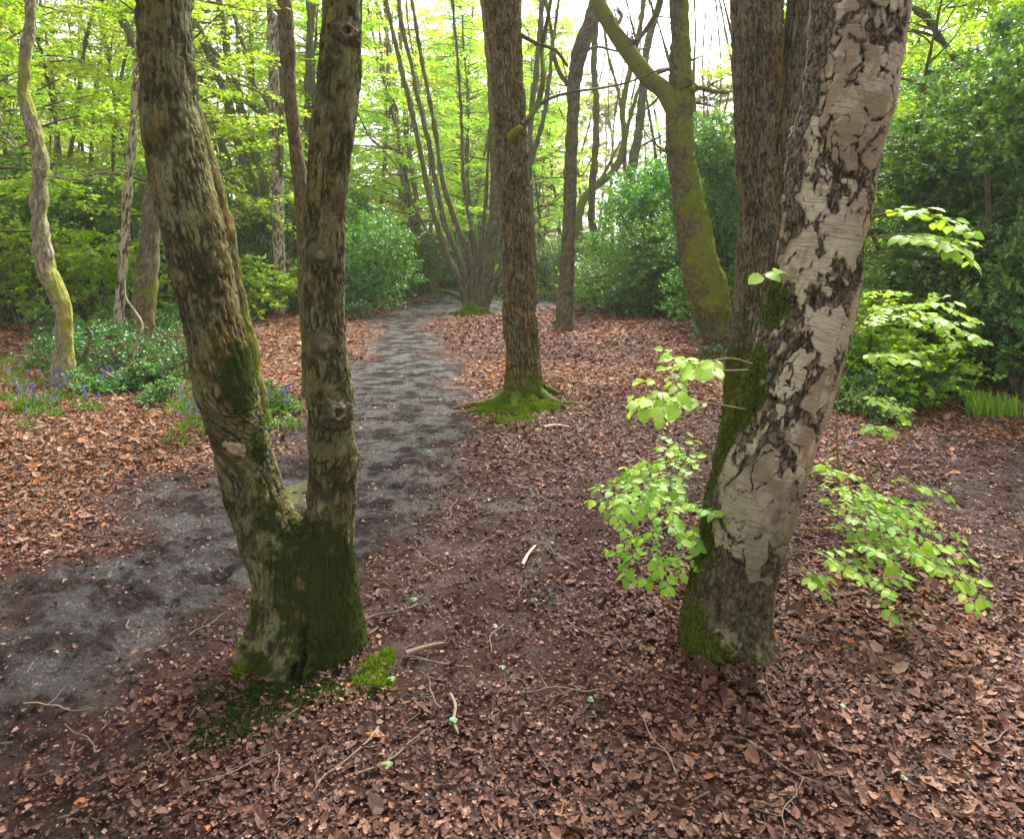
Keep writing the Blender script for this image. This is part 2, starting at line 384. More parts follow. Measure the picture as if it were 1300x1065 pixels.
def haze():
    x, y0, y1, z0, z1 = 240, -14, 190, -2.0, 24
    V = np.array([[-x, y0, z0], [x, y0, z0], [x, y1, z0], [-x, y1, z0], [-x, y0, z1], [x, y0, z1], [x, y1, z1], [-x, y1, z1]])
    F = np.array([[0, 3, 2, 1], [4, 5, 6, 7], [0, 1, 5, 4], [1, 2, 6, 5], [2, 3, 7, 6], [3, 0, 4, 7]])
    m, t, n, l = new_mat('haze_air'); o = n.new('ShaderNodeOutputMaterial'); v = n.new('ShaderNodeVolumePrincipled')
    v.inputs['Color'].default_value = (.93, .97, .88, 1); v.inputs['Density'].default_value = HAZE; v.inputs['Anisotropy'].default_value = .35
    l.new(v.outputs[0], o.inputs['Volume']); tag(mk('haze', V, F, m), 'pale thin haze in the far wood', None, None, 'stuff')
HAZE = .0010
haze()

# ------------------------------------------------------------------ tubes (trunks, limbs, stems)
def resample(pts, rad, ds):
    p = np.asarray(pts, float); r = np.asarray(rad, float)
    if len(p) == 2: p = np.array([p[0], (p[0] + p[1]) / 2, p[1]]); r = np.array([r[0], (r[0] + r[1]) / 2, r[1]])
    e = np.concatenate([[2 * p[0] - p[1]], p, [2 * p[-1] - p[-2]]]); er = np.concatenate([[r[0]], r, [r[-1]]])
    P_, R_ = [], []
    for i in range(len(p) - 1):
        L = np.linalg.norm(p[i + 1] - p[i]); k = max(1, int(math.ceil(L / ds))); t = (np.arange(k) / k)[:, None]
        a, b, c, d = e[i], e[i + 1], e[i + 2], e[i + 3]
        P_.append(.5 * ((2 * b) + (-a + c) * t + (2 * a - 5 * b + 4 * c - d) * t ** 2 + (-a + 3 * b - 3 * c + d) * t ** 3))
        a, b, c, d = er[i], er[i + 1], er[i + 2], er[i + 3]; t = t[:, 0]
        R_.append(b + (c - b) * t)
    P_.append(p[-1:]); R_.append(r[-1:])
    return np.concatenate(P_), np.concatenate(R_)
def tube(pts, rad, n=8, ds=.3, seed=0, disp=None, flare=0, flh=.25, lobes=5, fph=0, cap=True, wob=.06):
    C, r = resample(pts, rad, ds)
    if cap:
        t = C[-1] - C[-2]; C = np.concatenate([C, [C[-1] + t * .02 / max(np.linalg.norm(t), 1e-6)]]); r = np.concatenate([r, [.0005]])
    T = np.gradient(C, axis=0); T /= np.linalg.norm(T, axis=1)[:, None] + 1e-9
    ref = np.array([1., 0, 0]) if abs(np.mean(T[:, 0])) < .85 else np.array([0, 0, 1.])
    U = ref - (T @ ref)[:, None] * T; U /= np.linalg.norm(U, axis=1)[:, None]
    W = np.cross(T, U)
    s = np.concatenate([[0], np.cumsum(np.linalg.norm(np.diff(C, axis=0), axis=1))])
    th = np.linspace(0, 2 * np.pi, n, endpoint=False)
    ct, st = np.cos(th), np.sin(th); m = len(C)
    rm = max(float(np.mean(r)), .02)
    bco = np.stack([np.repeat(ct[None] * rm, m, 0), np.repeat(st[None] * rm, m, 0), np.repeat(s[:, None], n, 1)], -1).reshape(-1, 3)
    bco[:, 0] += seed * 1.7
    rr = np.repeat(r[:, None], n, 1)
    if flare: rr = rr * (1 + flare * np.exp(-s / flh)[:, None] * (.55 + .45 * np.cos(lobes * th + fph + .5 * np.cos(2 * th))[None]))
    if wob: rr = rr * (1 + wob * vnoise(bco * np.array([1, 1, .6]) * (1.2 / rm) + seed, 3).reshape(m, n))
    at = {'bco': bco}
    if disp is not None:
        d, ex = disp(bco, rr.ravel(), np.repeat(s[:, None], n, 1).ravel(), np.tile(th, m), C, np.repeat(np.arange(m)[:, None], n, 1).ravel())
        rr = rr + d.reshape(m, n) * sstep(0, .01, r)[:, None]; at.update(ex)
    V = C[:, None] + rr[:, :, None] * (ct[None, :, None] * U[:, None] + st[None, :, None] * W[:, None])
    i, j = np.meshgrid(np.arange(m - 1), np.arange(n), indexing='ij'); a = (i * n + j).ravel(); b = (i * n + (j + 1) % n).ravel()
    F = np.stack([a, b, b + n, a + n], 1)
    z = np.zeros(m * n)
    for k in ('moss', 'alg', 'crk', 'tone', 'edge'): at.setdefault(k, z.copy())
    return V.reshape(-1, 3), F, at
def bark_disp(scale_=34, depth=.009, stretch=.25, coarse=.012, seed=0, mossf=None, algf=None):
    def f(bco, r, s, th, C, idx):
        scale = scale_ * 1.5
        w_ = bco + .010 * np.stack([vnoise(bco * 25, 61), vnoise(bco * 25, 62), 0 * r], 1)
        f1, f2, ID = voro(w_ * np.array([1, 1, stretch]) * scale, 71 + seed)
        ck = 1 - sstep(.03, .22, f2 - f1)
        d = -depth * ck + depth * .8 * (ID - .5) + fbm(bco * np.array([1, 1, .35]) * 60, 3, 81) * depth * .45 + fbm(bco * 5, 3, 83 + seed) * coarse
        ex = {'crk': ck * .9}
        if mossf is not None: ex['moss'] = mossf(bco, s, th)
        if algf is not None: ex['alg'] = algf(bco, s, th)
        return d, ex
    return f
def pxline(rows, D, lean=0):
    """rows (y, xleft, xright) or with depth 4th -> centre points and radii, listed base first"""
    pts, rad = [], []
    for r_ in rows:
        y, a, b = r_[:3]; d = r_[3] if len(r_) > 3 else D
        pts.append(P((a + b) / 2, y, d)); rad.append((b - a) / 2 / FPX * d)
    return np.array(pts), np.array(rad)

def fuzz(name, V, Nn, w_, count, mat, parent=None, ln=(.006, .014), wd=.0022, loc=None, seed=0):
    """short moss shoots over a surface, w_ = where the moss grows"""
    g = np.random.default_rng(seed); p = w_ / w_.sum(); k = g.choice(len(V), count, p=p)
    b = V[k] + g.normal(0, .0025, (count, 3)); nn = Nn[k] + g.normal(0, .55, (count, 3)) + np.array([0, 0, .2]); nn /= np.linalg.norm(nn, axis=1)[:, None]
    sd_ = np.cross(nn, g.normal(0, 1, (count, 3))); sd_ /= np.linalg.norm(sd_, axis=1)[:, None] + 1e-9
    L = g.uniform(*ln, count)[:, None]
    b = b - nn * .002
    T = np.stack([b - sd_ * wd, b + sd_ * wd, b + nn * L], 1).reshape(-1, 3)
    F = np.arange(count * 3).reshape(-1, 3)
    return mk(name, T, F, mat, {'rnd': np.repeat(g.beta(1.1, 1.3, count), 3)}, False, parent, loc)
def normals(o):
    me = o.data; n = np.zeros(len(me.vertices) * 3, np.float32); me.vertices.foreach_get('normal', n); return n.reshape(-1, 3).astype(float)
def verts(o):
    me = o.data; n = np.zeros(len(me.vertices) * 3, np.float32); me.vertices.foreach_get('co', n); return n.reshape(-1, 3).astype(float)

# ------------------------------------------------------------------ leaves
T4 = (np.array([[0, 0, 0], [.42, .42, .10], [0, 1, -.02], [-.42, .45, .10]]), np.array([[0, 1, 2], [0, 2, 3]]))
T6 = (np.array([[0, 0, 0], [.30, .22, .06], [.32, .62, .05], [0, 1, -.08], [-.32, .62, .05], [-.30, .22, .06], [0, .45, 0]]),
      np.array([[0, 1, 6], [1, 2, 6], [2, 3, 6], [3, 4, 6], [4, 5, 6], [5, 0, 6]]))
def fine_leaf(wd=.36, n=7, serr=.03, droop=.16, fold=.10):
    ys = np.linspace(0, 1, n); V = [[0, y, -droop * y * y + .004] for y in ys]
    for sgn in (1, -1):
        for k, y in enumerate(ys):
            ww = wd * (math.sin(math.pi * min(1, y ** .8)) ** .75) + (serr if k % 2 else 0) if 0 < k < n - 1 else .005
            V.append([sgn * ww, y + .02 - .03 * (k % 2), -droop * y * y + fold * ww + (.03 if k % 2 else 0)])
            V.append([sgn * ww * .5, y + .01, -droop * y * y + fold * ww * .3 + (-.012 if k % 2 else .014)])
    F = []
    for q, o_ in ((0, n), (1, n + 2 * n)):
        for k in range(n - 1):
            m0, m1, e0, e1, i0, i1 = k, k + 1, o_ + 2 * k, o_ + 2 * k + 2, o_ + 2 * k + 1, o_ + 2 * k + 3
            F += [[m0, i0, i1, m1], [i0, e0, e1, i1]] if q == 0 else [[m0, m1, i1, i0], [i0, i1, e1, e0]]
    return np.array(V), np.array(F)
TH = fine_leaf(.36, 9, .03, .2, .12)
TL = (np.array([[0, 0, 0], [.28, .2, .03], [.36, .55, .09], [.16, .85, .02], [0, 1.02, .06], [-.18, .83, .01], [-.33, .5, .11], [-.25, .2, .02], [0, .5, -.02]]),
      np.array([[0, 1, 8], [1, 2, 8], [2, 3, 8], [3, 4, 8], [4, 5, 8], [5, 6, 8], [6, 7, 8], [7, 0, 8]]))
def place_leaves(T, pos, fwd, up, size, aspect=1.0, bend=None, asp=None):
    """vectorised copies of a leaf template: fwd = leaf axis, up ~ leaf normal"""
    V, F = T; n = len(pos)
    f = fwd / (np.linalg.norm(fwd, axis=1)[:, None] + 1e-9)
    x = np.cross(f, up); x /= np.linalg.norm(x, axis=1)[:, None] + 1e-9; z = np.cross(x, f)
    L = np.asarray(size)[:, None, None] if np.ndim(size) else size
    lv = np.repeat(V[None], n, 0) * np.array([aspect, 1, 1])
    if asp is not None: lv = lv.copy(); lv[:, :, 0] *= asp[:, None]
    if bend is not None: lv = lv.copy(); lv[:, :, 2] += bend[:, None] * (lv[:, :, 1] ** 2 + 1.4 * lv[:, :, 0] ** 2)
    W = lv[:, :, 0:1] * x[:, None] + lv[:, :, 1:2] * f[:, None] + lv[:, :, 2:3] * z[:, None]
    W = pos[:, None] + W * L
    FF = (F[None] + (np.arange(n) * len(V))[:, None, None]).reshape(-1, F.shape[1])
    return W.reshape(-1, 3), FF
def rnd_attr(g, n, k, a=2, b=2): return np.repeat(g.beta(a, b, n), k)

# ------------------------------------------------------------------ the forked tree by the path (left foreground)
def sdf_chain(V, C, r):
    best = np.full(len(V), 1e9); s_ = np.zeros(len(V)); ax = np.zeros((len(V), 3)); acc = 0
    for i in range(len(C) - 1):
        a, b = C[i], C[i + 1]; e = b - a; L = np.linalg.norm(e)
        t = np.clip((V - a) @ e / (L * L), 0, 1); q = a + t[:, None] * e
        d = np.linalg.norm(V - q, axis=1) - (r[i] + (r[i + 1] - r[i]) * t)
        m = d < best; best = np.where(m, d, best); s_ = np.where(m, acc + t * L, s_); ax = np.where(m[:, None], q, ax); acc += L
    return best, s_, ax
def build_forked():
    D = 2.80
    A = [(870, 330, 440), (800, 328, 425), (740, 325, 415), (700, 314, 398), (650, 296, 368), (600, 281, 351), (550, 267, 338), (500, 252, 326), (450, 241, 315), (400, 233, 304),
         (300, 208, 285), (200, 187, 262), (150, 181, 252), (100, 178, 246), (0, 173, 243), (-120, 166, 240), (-260, 160, 236)]
    B = [(870, 355, 462), (800, 362, 456), (740, 375, 451), (700, 384, 450), (650, 389, 452), (600, 393, 453), (550, 391, 450), (500, 389, 448), (450, 388, 440), (400, 386, 437),
         (340, 385, 437), (300, 387, 436), (200, 392, 447), (100, 403, 457), (0, 410, 460), (-120, 415, 460), (-260, 418, 458)]
    pa, ra = pxline(A, D); pb, rb = pxline(B, D)
    base = G1(392, 858)
    # the real depth of each stem differs a little as it rises
    for q_, k_ in ((pa, .04), (pb, -.03)):
        for p in q_:
            d_ = p[1] + k_ * max(0, p[2] - .5); f_ = d_ / p[1]; p[0] *= f_; p[2] = CAMH + (p[2] - CAMH) * f_; p[1] = d_
    pa[0][2] = pb[0][2] = -.10
    Ca, Ra = resample(pa, ra, .08); Cb, Rb = resample(pb, rb, .08)
    def closed(C, r): return tube(np.concatenate([[C[0] - [0, 0, .01]], C]), np.concatenate([[.0005], r * 1.06]), 24, .5, wob=0)
    parts = [closed(Ca, Ra), closed(Cb, Rb)]
    V, F, _ = join(parts)
    tmp = mk('tmp', V, F, None)
    md = tmp.modifiers.new('r', 'REMESH'); md.mode = 'VOXEL'; md.voxel_size = .0062
    dg = bpy.context.evaluated_depsgraph_get(); ev = tmp.evaluated_get(dg); me = bpy.data.meshes.new_from_object(ev)
    V = np.zeros(len(me.vertices) * 3, np.float32); me.vertices.foreach_get('co', V); V = V.reshape(-1, 3).astype(float)
    ls = np.zeros(len(me.loops), np.int32); me.loops.foreach_get('vertex_index', ls); F = ls.reshape(-1, 4)
    bpy.data.objects.remove(tmp)
    def field(Q):
        da, sa, xa = sdf_chain(Q, Ca, Ra); db, sb, xb = sdf_chain(Q, Cb, Rb)
        k = .05; h = np.clip(.5 + .5 * (db - da) / k, 0, 1)
        d = db + (da - db) * h - k * h * (1 - h)
        z = Q[:, 2]
        cx, cy = base[0], base[1]; th = np.arctan2(Q[:, 1] - cy, Q[:, 0] - cx)
        # root flare and burrs
        d = d -   .11 * np.exp(-np.maximum(z + .02, 0) / .12) * (.45 + .55 * np.cos(4 * th + 1.0 + .8 * np.cos(th * 2)) )
        for (px, py, rr, am, DD) in [(437, 525, .085, .030, D - .10), (412, 318, .08, .010, D - .1), (410, 440, .07, .012, D - .1), (290, 570, .07, .012, D - .12), (448, 590, .10, .010, D - .02),
                                     (215, 130, .07, -.012, D - .12), (275, 330, .06, .014, D - .13), (300, 500, .09, .010, D - .1), (440, 40, .05, .012, D - .1)]:
            c = P(px, py, DD); q2 = ((Q - c) ** 2).sum(1); d = d - am * np.exp(-q2 / (rr * rr * .5))
        return d, np.where(da < db, sa, sb), np.where((da < db)[:, None], xa, xb), (da < db)
    for it in range(3):
        d, s_, ax, isA = field(V); n_ = V - ax; n_[:, 2] *= .3; n_ /= np.linalg.norm(n_, axis=1)[:, None] + 1e-9
        V = V - n_ * d[:, None] * .95
    d, s_, ax, isA = field(V)
    th = np.arctan2(V[:, 1] - ax[:, 1], V[:, 0] - ax[:, 0])
    wz = sstep(.62, 1.0, V[:, 2]); bco = np.stack([V[:, 0] - wz * (ax[:, 0] - base[0]), V[:, 1] - wz * (ax[:, 1] - base[1]) + wz * np.where(isA, 0, .0), V[:, 2]], 1)
    n_ = V - ax; n_[:, 2] *= .2; n_ /= np.linalg.norm(n_, axis=1)[:, None] + 1e-9
    w_ = bco + .008 * np.stack([vnoise(bco * 45, 61), vnoise(bco * 45, 62), vnoise(bco * 30, 63)], 1)
    f1, f2, ID = voro(w_ * np.array([1, 1, .17]) * 44, 71)
    ck = 1 - sstep(.05, .34, f2 - f1)
    brk = sstep(-.25, .25, fbm(bco * 9, 3, 93))           # furrows stronger in places
    dd = -.0070 * ck * (.35 + .65 * brk) + .0030 * (ID - .5) + fbm(bco * np.array([1, 1, .4]) * 90, 3, 81) * .0024 + fbm(bco * 7, 3, 85) * .006
    V = V + n_ * dd[:, None]
    # moss: base and crotch, and the right-hand side of stem A
    z = V[:, 2]; px = 650 + V[:, 0] / V[:, 1] * FPX; py = HORIZ + (CAMH - z) / V[:, 1] * FPX
    nz = fbm(bco * 6, 5, 95, .65) * 1.5
    def blob(cx, cy, rx, ry, k=1): return k * sstep(1.5, .15, np.hypot((px - cx) / rx, (py - cy) / ry) + nz * .35)
    mm = np.maximum.reduce([blob(408, 785, 85, 140, 1), blob(445, 780, 35, 130, 1), blob(370, 720, 55, 60, .8), blob(330, 850, 30, 35, 1), blob(420, 845, 60, 30, 1),
                            blob(305, 480, 30, 70, .95), blob(330, 620, 18, 60, .6), blob(345, 660, 22, 50, .6), blob(425, 660, 30, 60, .45), blob(415, 380, 30, 300, .25), blob(425, 600, 26, 80, .4),
                            blob(330, 560, 16, 60, .7), blob(215, 130, 16, 22, .5), blob(440, 510, 18, 50, .55), blob(262, 350, 22, 18, .6), .35 * sstep(.1, .6, nz)])
    mm = mm * (1 - .55 * blob(380, 775, 22, 70, 1) * sstep(-.3, .5, fbm(bco * 16, 3, 96))) * (1 - .9 * blob(293, 572, 18, 16))
    al = np.maximum(blob(288, 420, 26, 190, .75), blob(375, 770, 22, 60, .7)) * sstep(-.5, .3, nz)
    root = empty('forked_tree', base, 'thick oak splitting into two leaning stems at the muddy path, mossy at its foot', 'tree')
    o = mk('trunk', V, F, M['oak'], {'bco': bco, 'crk': ck * (.15 + .65 * brk), 'moss': mm, 'alg': al}, True, root, base)
    N_ = normals(o); Vl = verts(o)
    wt = np.where(mm > .55, mm, 0) * np.where(N_[:, 1] < .4, 1, .15)
    fuzz('moss', Vl, N_, wt, 26000, M['mossy'], root, (.003, .008), .0014, None, 3)
    # knots on the trunk
    def knot(px, py, DD, r, nm='knot', mat='knot', hole=True, sx=1.0, sz=1.0, ang=0):
        c = P(px, py, DD)
        # walk along the camera ray to the bark
        dirv = c - np.array([0, 0, CAMH]); dirv /= np.linalg.norm(dirv)
        rel = V - np.array([0, 0, CAMH]); t = rel @ dirv; dist = np.linalg.norm(rel - t[:, None] * dirv, axis=1)
        k = np.where(dist < .012)[0]; k = k[np.argmin(t[k])]; c = V[k]; nrm = n_[k]; nrm = nrm / np.linalg.norm(nrm)
        a = np.cross([0, 0, 1], nrm); a /= np.linalg.norm(a); b = np.cross(nrm, a)
        a, b = a * math.cos(ang) + b * math.sin(ang), b * math.cos(ang) - a * math.sin(ang)
        nr, na = 14, 48; rho = np.linspace(0, 1.7, nr); aa = np.linspace(0, 2 * np.pi, na, endpoint=False)
        RR, AA = np.meshgrid(rho, aa, indexing='ij'); q = A3((RR * np.cos(AA)).ravel() * 2.2, (RR * np.sin(AA)).ravel() * 2.2, px)
        jit = 1 + (.35 if hole else .14) * fbm(q, 3, int(px)).reshape(RR.shape)
        if hole: hgt = .40 * np.exp(-((RR - .62) / .34) ** 2) - .75 * sstep(.50, .30, RR) - .45 * sstep(1.0, 1.7, RR)
        else: hgt = .12 * np.exp(-((RR - .75) / .16) ** 2) + .02 - .45 * sstep(.9, 1.6, RR)
        RHO = RR if hole else .62 + .35 * RR; hgt = hgt + (.22 if hole else .07) * fbm(q * 3, 3, int(py)).reshape(RR.shape)
        W = c - b0(dirv, .0) + (RR * jit * np.cos(AA) * sx)[..., None] * a * r + (RR * jit * np.sin(AA) * sz)[..., None] * b * r + (hgt * r)[..., None] * nrm
        i, j = np.meshgrid(np.arange(nr - 1), np.arange(na), indexing='ij'); p0 = (i * na + j).ravel(); p1 = (i * na + (j + 1) % na).ravel()
        Fk = np.stack([p0, p0 + na, p1 + na, p1], 1)
        kn = mk(nm, W.reshape(-1, 3), Fk, M[mat], {'rho': RHO.ravel()}, True, root, base)
        if hole:
            cc = c + nrm * r * .02
            Wh = np.concatenate([[cc - nrm * r * .25], cc + (np.cos(aa) * .47 * r * sx)[:, None] * a + (np.sin(aa) * .47 * r * sz)[:, None] * b])
            Fh = np.array([[0, 1 + q_, 1 + (q_ + 1) % na] for q_ in range(na)])
            mk('hollow', Wh, Fh, M['hole'], None, True, kn, base)
    def b0(d, x): return d * x
    knot(432, 524, 2.5, .036); knot(441, 38, 2.5, .032); knot(412, 440, 2.5, .028, hole=False)
    knot(293, 572, 2.5, .026, 'healed_scar', 'scar', False, .7, 1.0, .9); knot(408, 318, 2.5, .03, hole=False)
    return root, base
FORK, FB = build_forked()

# ------------------------------------------------------------------ the leaning birch (right foreground)
def build_birch():
    D = 2.82
    rows = [(850, 872, 985), (800, 868, 978), (750, 876, 981), (700, 884, 993), (650, 892, 1005), (600, 903, 1018), (550, 921, 1035), (500, 941, 1052), (450, 958, 1066), (400, 974, 1080),
            (350, 984, 1088), (300, 992, 1095), (250, 996, 1105), (200, 1002, 1114), (150, 1012, 1126), (100, 1022, 1138), (0, 1034, 1152), (-120, 1050, 1168), (-260, 1075, 1188)]
    pts, rad = pxline(rows, D); pts[0][2] = -.08
    def disp(bco, r, s, th, C, idx):
        z = s
        warp = .05 * np.stack([vnoise(bco * 6, 161), vnoise(bco * 6, 162), vnoise(bco * 6, 163)], 1) + .014 * np.stack([vnoise(bco * 26, 164), vnoise(bco * 26, 165), vnoise(bco * 26, 166)], 1)
        q = (bco + warp) * np.array([1, 1, .55]) * 7.5
        f1, f2, ID = voro(q, 171, True)
        q2 = (bco + warp * .6) * np.array([1, 1, .5]) * 20
        g1, g2, ID2 = voro(q2, 181, True)
        amt = .19 - .05 * sstep(.9, 2.2, z)             # more broken bark towards the foot
        amt = amt + .12 * sstep(1.3, .8, z) + .30 * sstep(.70, .25, z)
        nb_ = fbm(bco * np.array([1, 1, .7]) * 5, 4, 185); nf_ = fbm(bco * np.array([1, 1, .6]) * 24, 4, 187, .65)
        wd_ = np.clip(.02 + .24 * nb_ + .45 * (amt - .18), .0, .6)
        fi = sstep(.06, -.05, (f2 - f1) - wd_ + .14 * nf_)                       # fissures between the bark plates
        fi = np.maximum(fi, sstep(.10, -.06, ID - amt * .55 + .22 * nf_ + .10 * nb_))
        fi = np.maximum(fi, .9 * sstep(.05, -.03, (g2 - g1) - wd_ * .35 + .10 * nf_) * (ID2 > .5))
        # long furrowed strip up the left side of the stem
        left = sstep(-.80, -.95, np.cos(th) + .15 * fbm(bco * 8, 3, 188)); fi = np.maximum(fi, left)
        ed = np.clip(1 - np.abs(fi - .5) / .22, 0, 1) * sstep(-.3, .4, fbm(bco * 14, 2, 189))
        rough = fbm(bco * np.array([1, 1, .5]) * 42, 4, 191, .6)
        h1, h2, HI = voro((bco + warp * .3) * np.array([1, 1, .4]) * 55, 195)
        plates = 1 - sstep(.02, .2, h2 - h1)
        d = -.009 * fi + fi * (rough * .009 - plates * .006) + (1 - fi) * fbm(bco * 8, 2, 193) * .003 + .006 * np.exp(-((fi - .30) / .14) ** 2) + fbm(bco * 3.5, 3, 197) * .010
        Zw = C[idx, 2]
        moss = np.maximum(sstep(-.84, -1.05, np.cos(th) + .35 * fbm(bco * 6, 4, 199)) * sstep(1.35, .9, Zw), .75 * sstep(.30, .0, Zw + .12 * np.cos(th) + .2 * fbm(bco * 7, 4, 198)))
        moss = np.maximum(moss, .8 * sstep(-.6, -.9, np.cos(th)) * sstep(.12, .0, np.abs(Zw - 1.28) - .05))
        tone = .45 * sstep(-.1, .5, fbm(bco * np.array([1, 1, .6]) * 9, 4, 206, .6)) + .85 * sstep(.45, .8, ID) * sstep(-.3, .3, nf_ + nb_) + .6 * sstep(.12, .0, np.abs(fi - .25) - .1) + .35 * sstep(-.2, .9, np.cos(th)); tone = np.clip(tone, 0, 1)  # tan peeled patches, plus shade painted into the right side of the bark
        return d, {'crk': fi, 'edge': ed, 'moss': moss, 'tone': tone, 'alg': sstep(.8, .2, Zw + .3 * fbm(bco * 4, 2, 207)) * .8}
    V, F, at = tube(pts, rad * .985, 300, .0052, 5, disp, .42, .13, 3, 2.4, True, .03)
    base = G1(930, 832)
    root = empty('birch_tree', base, 'leaning silver birch with peeling pale bark and dark cracks, moss down its left foot', 'tree')
    o = mk('trunk', V, F, M['birch'], at, True, root, base)
    N_ = normals(o); Vl = verts(o); mm = at['moss']
    fuzz('moss', Vl, N_, np.where(mm > .5, mm, 0) * np.where(N_[:, 1] < .5, 1, .1), 26000, M['mossy'], root, (.004, .012), .0016, None, 5)
    return root, base
BIRCH, BB = build_birch()

# ------------------------------------------------------------------ single-stem trees drawn from their outline
def limb(pxpts, D, w0, w1, n=8, ds=.12, seed=0, mossk=0.0, sub=None):
    """thin limb through (x,y[,D]) points; widths in pixels"""
    k = len(pxpts); pts = [P(p[0], p[1], p[2] if len(p) > 2 else D) for p in pxpts]
    rad = [(w0 + (w1 - w0) * i / (k - 1)) / 2 / FPX * D for i in range(k)]
    t = tube(pts, rad, n, ds, seed, None, 0, cap=True, wob=.08)
    t[2]['moss'][:] = mossk
    return t
def twiggy(g, pts, r0, n=5, L=(.3, .9), depth=1, up=.3):
    """random side twigs off a limb's points"""
    out = []; pts = np.asarray(pts)
    for _ in range(n):
        i = g.integers(max(1, len(pts) // 4), len(pts)); a = pts[i - 1] + (pts[i] - pts[i - 1]) * g.random()
        d = g.normal(0, 1, 3); d[2] = abs(d[2]) * .4 + up; d /= np.linalg.norm(d); l = g.uniform(*L)
        q = [a]
        for k in range(4): d = d + g.normal(0, .22, 3); d /= np.linalg.norm(d); q.append(q[-1] + d * l / 4)
        out.append(tube(q, np.linspace(r0, r0 * .25, 5), 5, .12, g.integers(99), wob=0))
        if depth: out += twiggy(g, q, r0 * .5, 3, (l * .3, l * .6), depth - 1, up)
    return out

def build_centre():
    D = 7.2
    rows = [(520, 636, 692), (495, 640, 688), (470, 641, 685), (440, 641, 683), (400, 640, 681), (300, 636, 678), (200, 630, 671), (130, 626, 667), (60, 621, 663), (0, 616, 661), (-150, 606, 652), (-300, 600, 645)]
    pts, rad = pxline(rows, D); pts[0][2] = -.1
    def mf(b, s, th):
        n = fbm(b * 4, 3, 210); return np.maximum.reduce([sstep(.62, .1, s + n * .25), .7 * sstep(.5, .9, np.cos(th - .3) + n * .5) * sstep(.2, .8, s) * sstep(2.9, 2.3, s)])
    V, F, at = tube(pts, rad, 150, .012, 9, bark_disp(26, .014, .16, .015, 3, mf), .55, .14, 5, .6)
    base = G1(664, 512)
    root = empty('oak_tree', base, 'straight brown trunk with orange algae rising from a bright green moss pad beside the path', 'tree')
    mk('trunk', V, F, M['centre'], at, True, root, base)
    rp = [([(645, 500, 7.15), (622, 513, 7.0), (596, 521, 6.9), (575, 524, 6.85)], 17, 4), ([(685, 505, 7.15), (705, 516, 7.0), (730, 521, 6.95), (760, 524, 6.9)], 15, 3),
          ([(690, 500, 7.4), (712, 506, 7.5), (735, 512, 7.4)], 12, 4), ([(655, 505, 7.0), (650, 522, 6.75), (640, 530, 6.7)], 16, 8)]
    for pp, a, b in rp:
        q = [P(*p) for p in pp]
        for t in q[1:]: t[2] = float(gz(np.array([t[0]]), np.array([t[1]]))[0]) + .02
        q[-1][2] -= .03; q[0][2] = .10
        Vr, Fr, ar = tube(q, np.linspace(a, b, len(q)) / 2 / FPX * D, 16, .03, 4, bark_disp(30, .006, .4, .01, 2), wob=.12); ar['moss'][:] = .75 * sstep(1.1, 0, np.abs(Vr[:, 0] - base[0]))
        mk('root', Vr, Fr, M['centre'], ar, True, root, base)
    g = np.random.default_rng(4)
    for pp, a, b in [([(655, 170), (672, 150, 7.1), (684, 128), (690, 95), (688, 60, 7.4), (696, 20), (704, -30)], 9, 4), ([(662, 158, 7.0), (690, 130), (722, 118, 6.9), (765, 112), (800, 104, 7.3), (838, 88)], 5, 2),
                     ([(668, 242, 7.0), (680, 228), (705, 226), (740, 224)], 3, 1.2), ([(672, 268), (690, 262), (715, 262)], 2.5, 1), ([(662, 45), (680, 55), (705, 64, 7.0), (720, 84)], 6, 4)]:
        t = limb(pp, D, a, b, 8, .08, 3, .6 if a > 6 else 0)
        tw = twiggy(g, [P(p[0], p[1], p[2] if len(p) > 2 else D) for p in pp], .006, 4, (.2, .6))
        V2, F2, a2 = join([t] + tw); mk('branch', V2, F2, M['plain'], a2, True, root, base)
    # a broken stub, mossy
    Vs, Fs, as_ = limb([(650, 175, 7.05), (656, 168, 6.95), (661, 162, 6.9)], D, 16, 8, 12, .02, 7, 1.0); mk('branch_stub', Vs, Fs, M['moss_trunk'], as_, True, root, base)
build_centre()

def outline_tree(name, label, rows, D, mat, bpx, n=40, ds=.04, disp=None, flare=.3, limbs=(), group=None, twigs=0, cat='tree', flh=.2, seed=0):
    pts, rad = pxline(rows, D); base = G1(*bpx); pts[0][2] = base[2] - .12
    V, F, at = tube(pts, rad, n, ds, seed, disp, flare, flh, 5, seed)
    root = empty(name, base, label, cat, group)
    mk('trunk', V, F, M[mat], at, True, root, base)
    g = np.random.default_rng(seed + 50)
    for pp, a, b, ms in limbs:
        t = limb(pp, D, a, b, 10, .08, seed, ms)
        tw = twiggy(g, [P(p[0], p[1], p[2] if len(p) > 2 else D) for p in pp], .004 + b / FPX * D * .2, twigs, (.3, 1.0)) if twigs else []
        V2, F2, a2 = join([t] + tw); mk('branch', V2, F2, M[mat], a2, True, root, base)
    return root
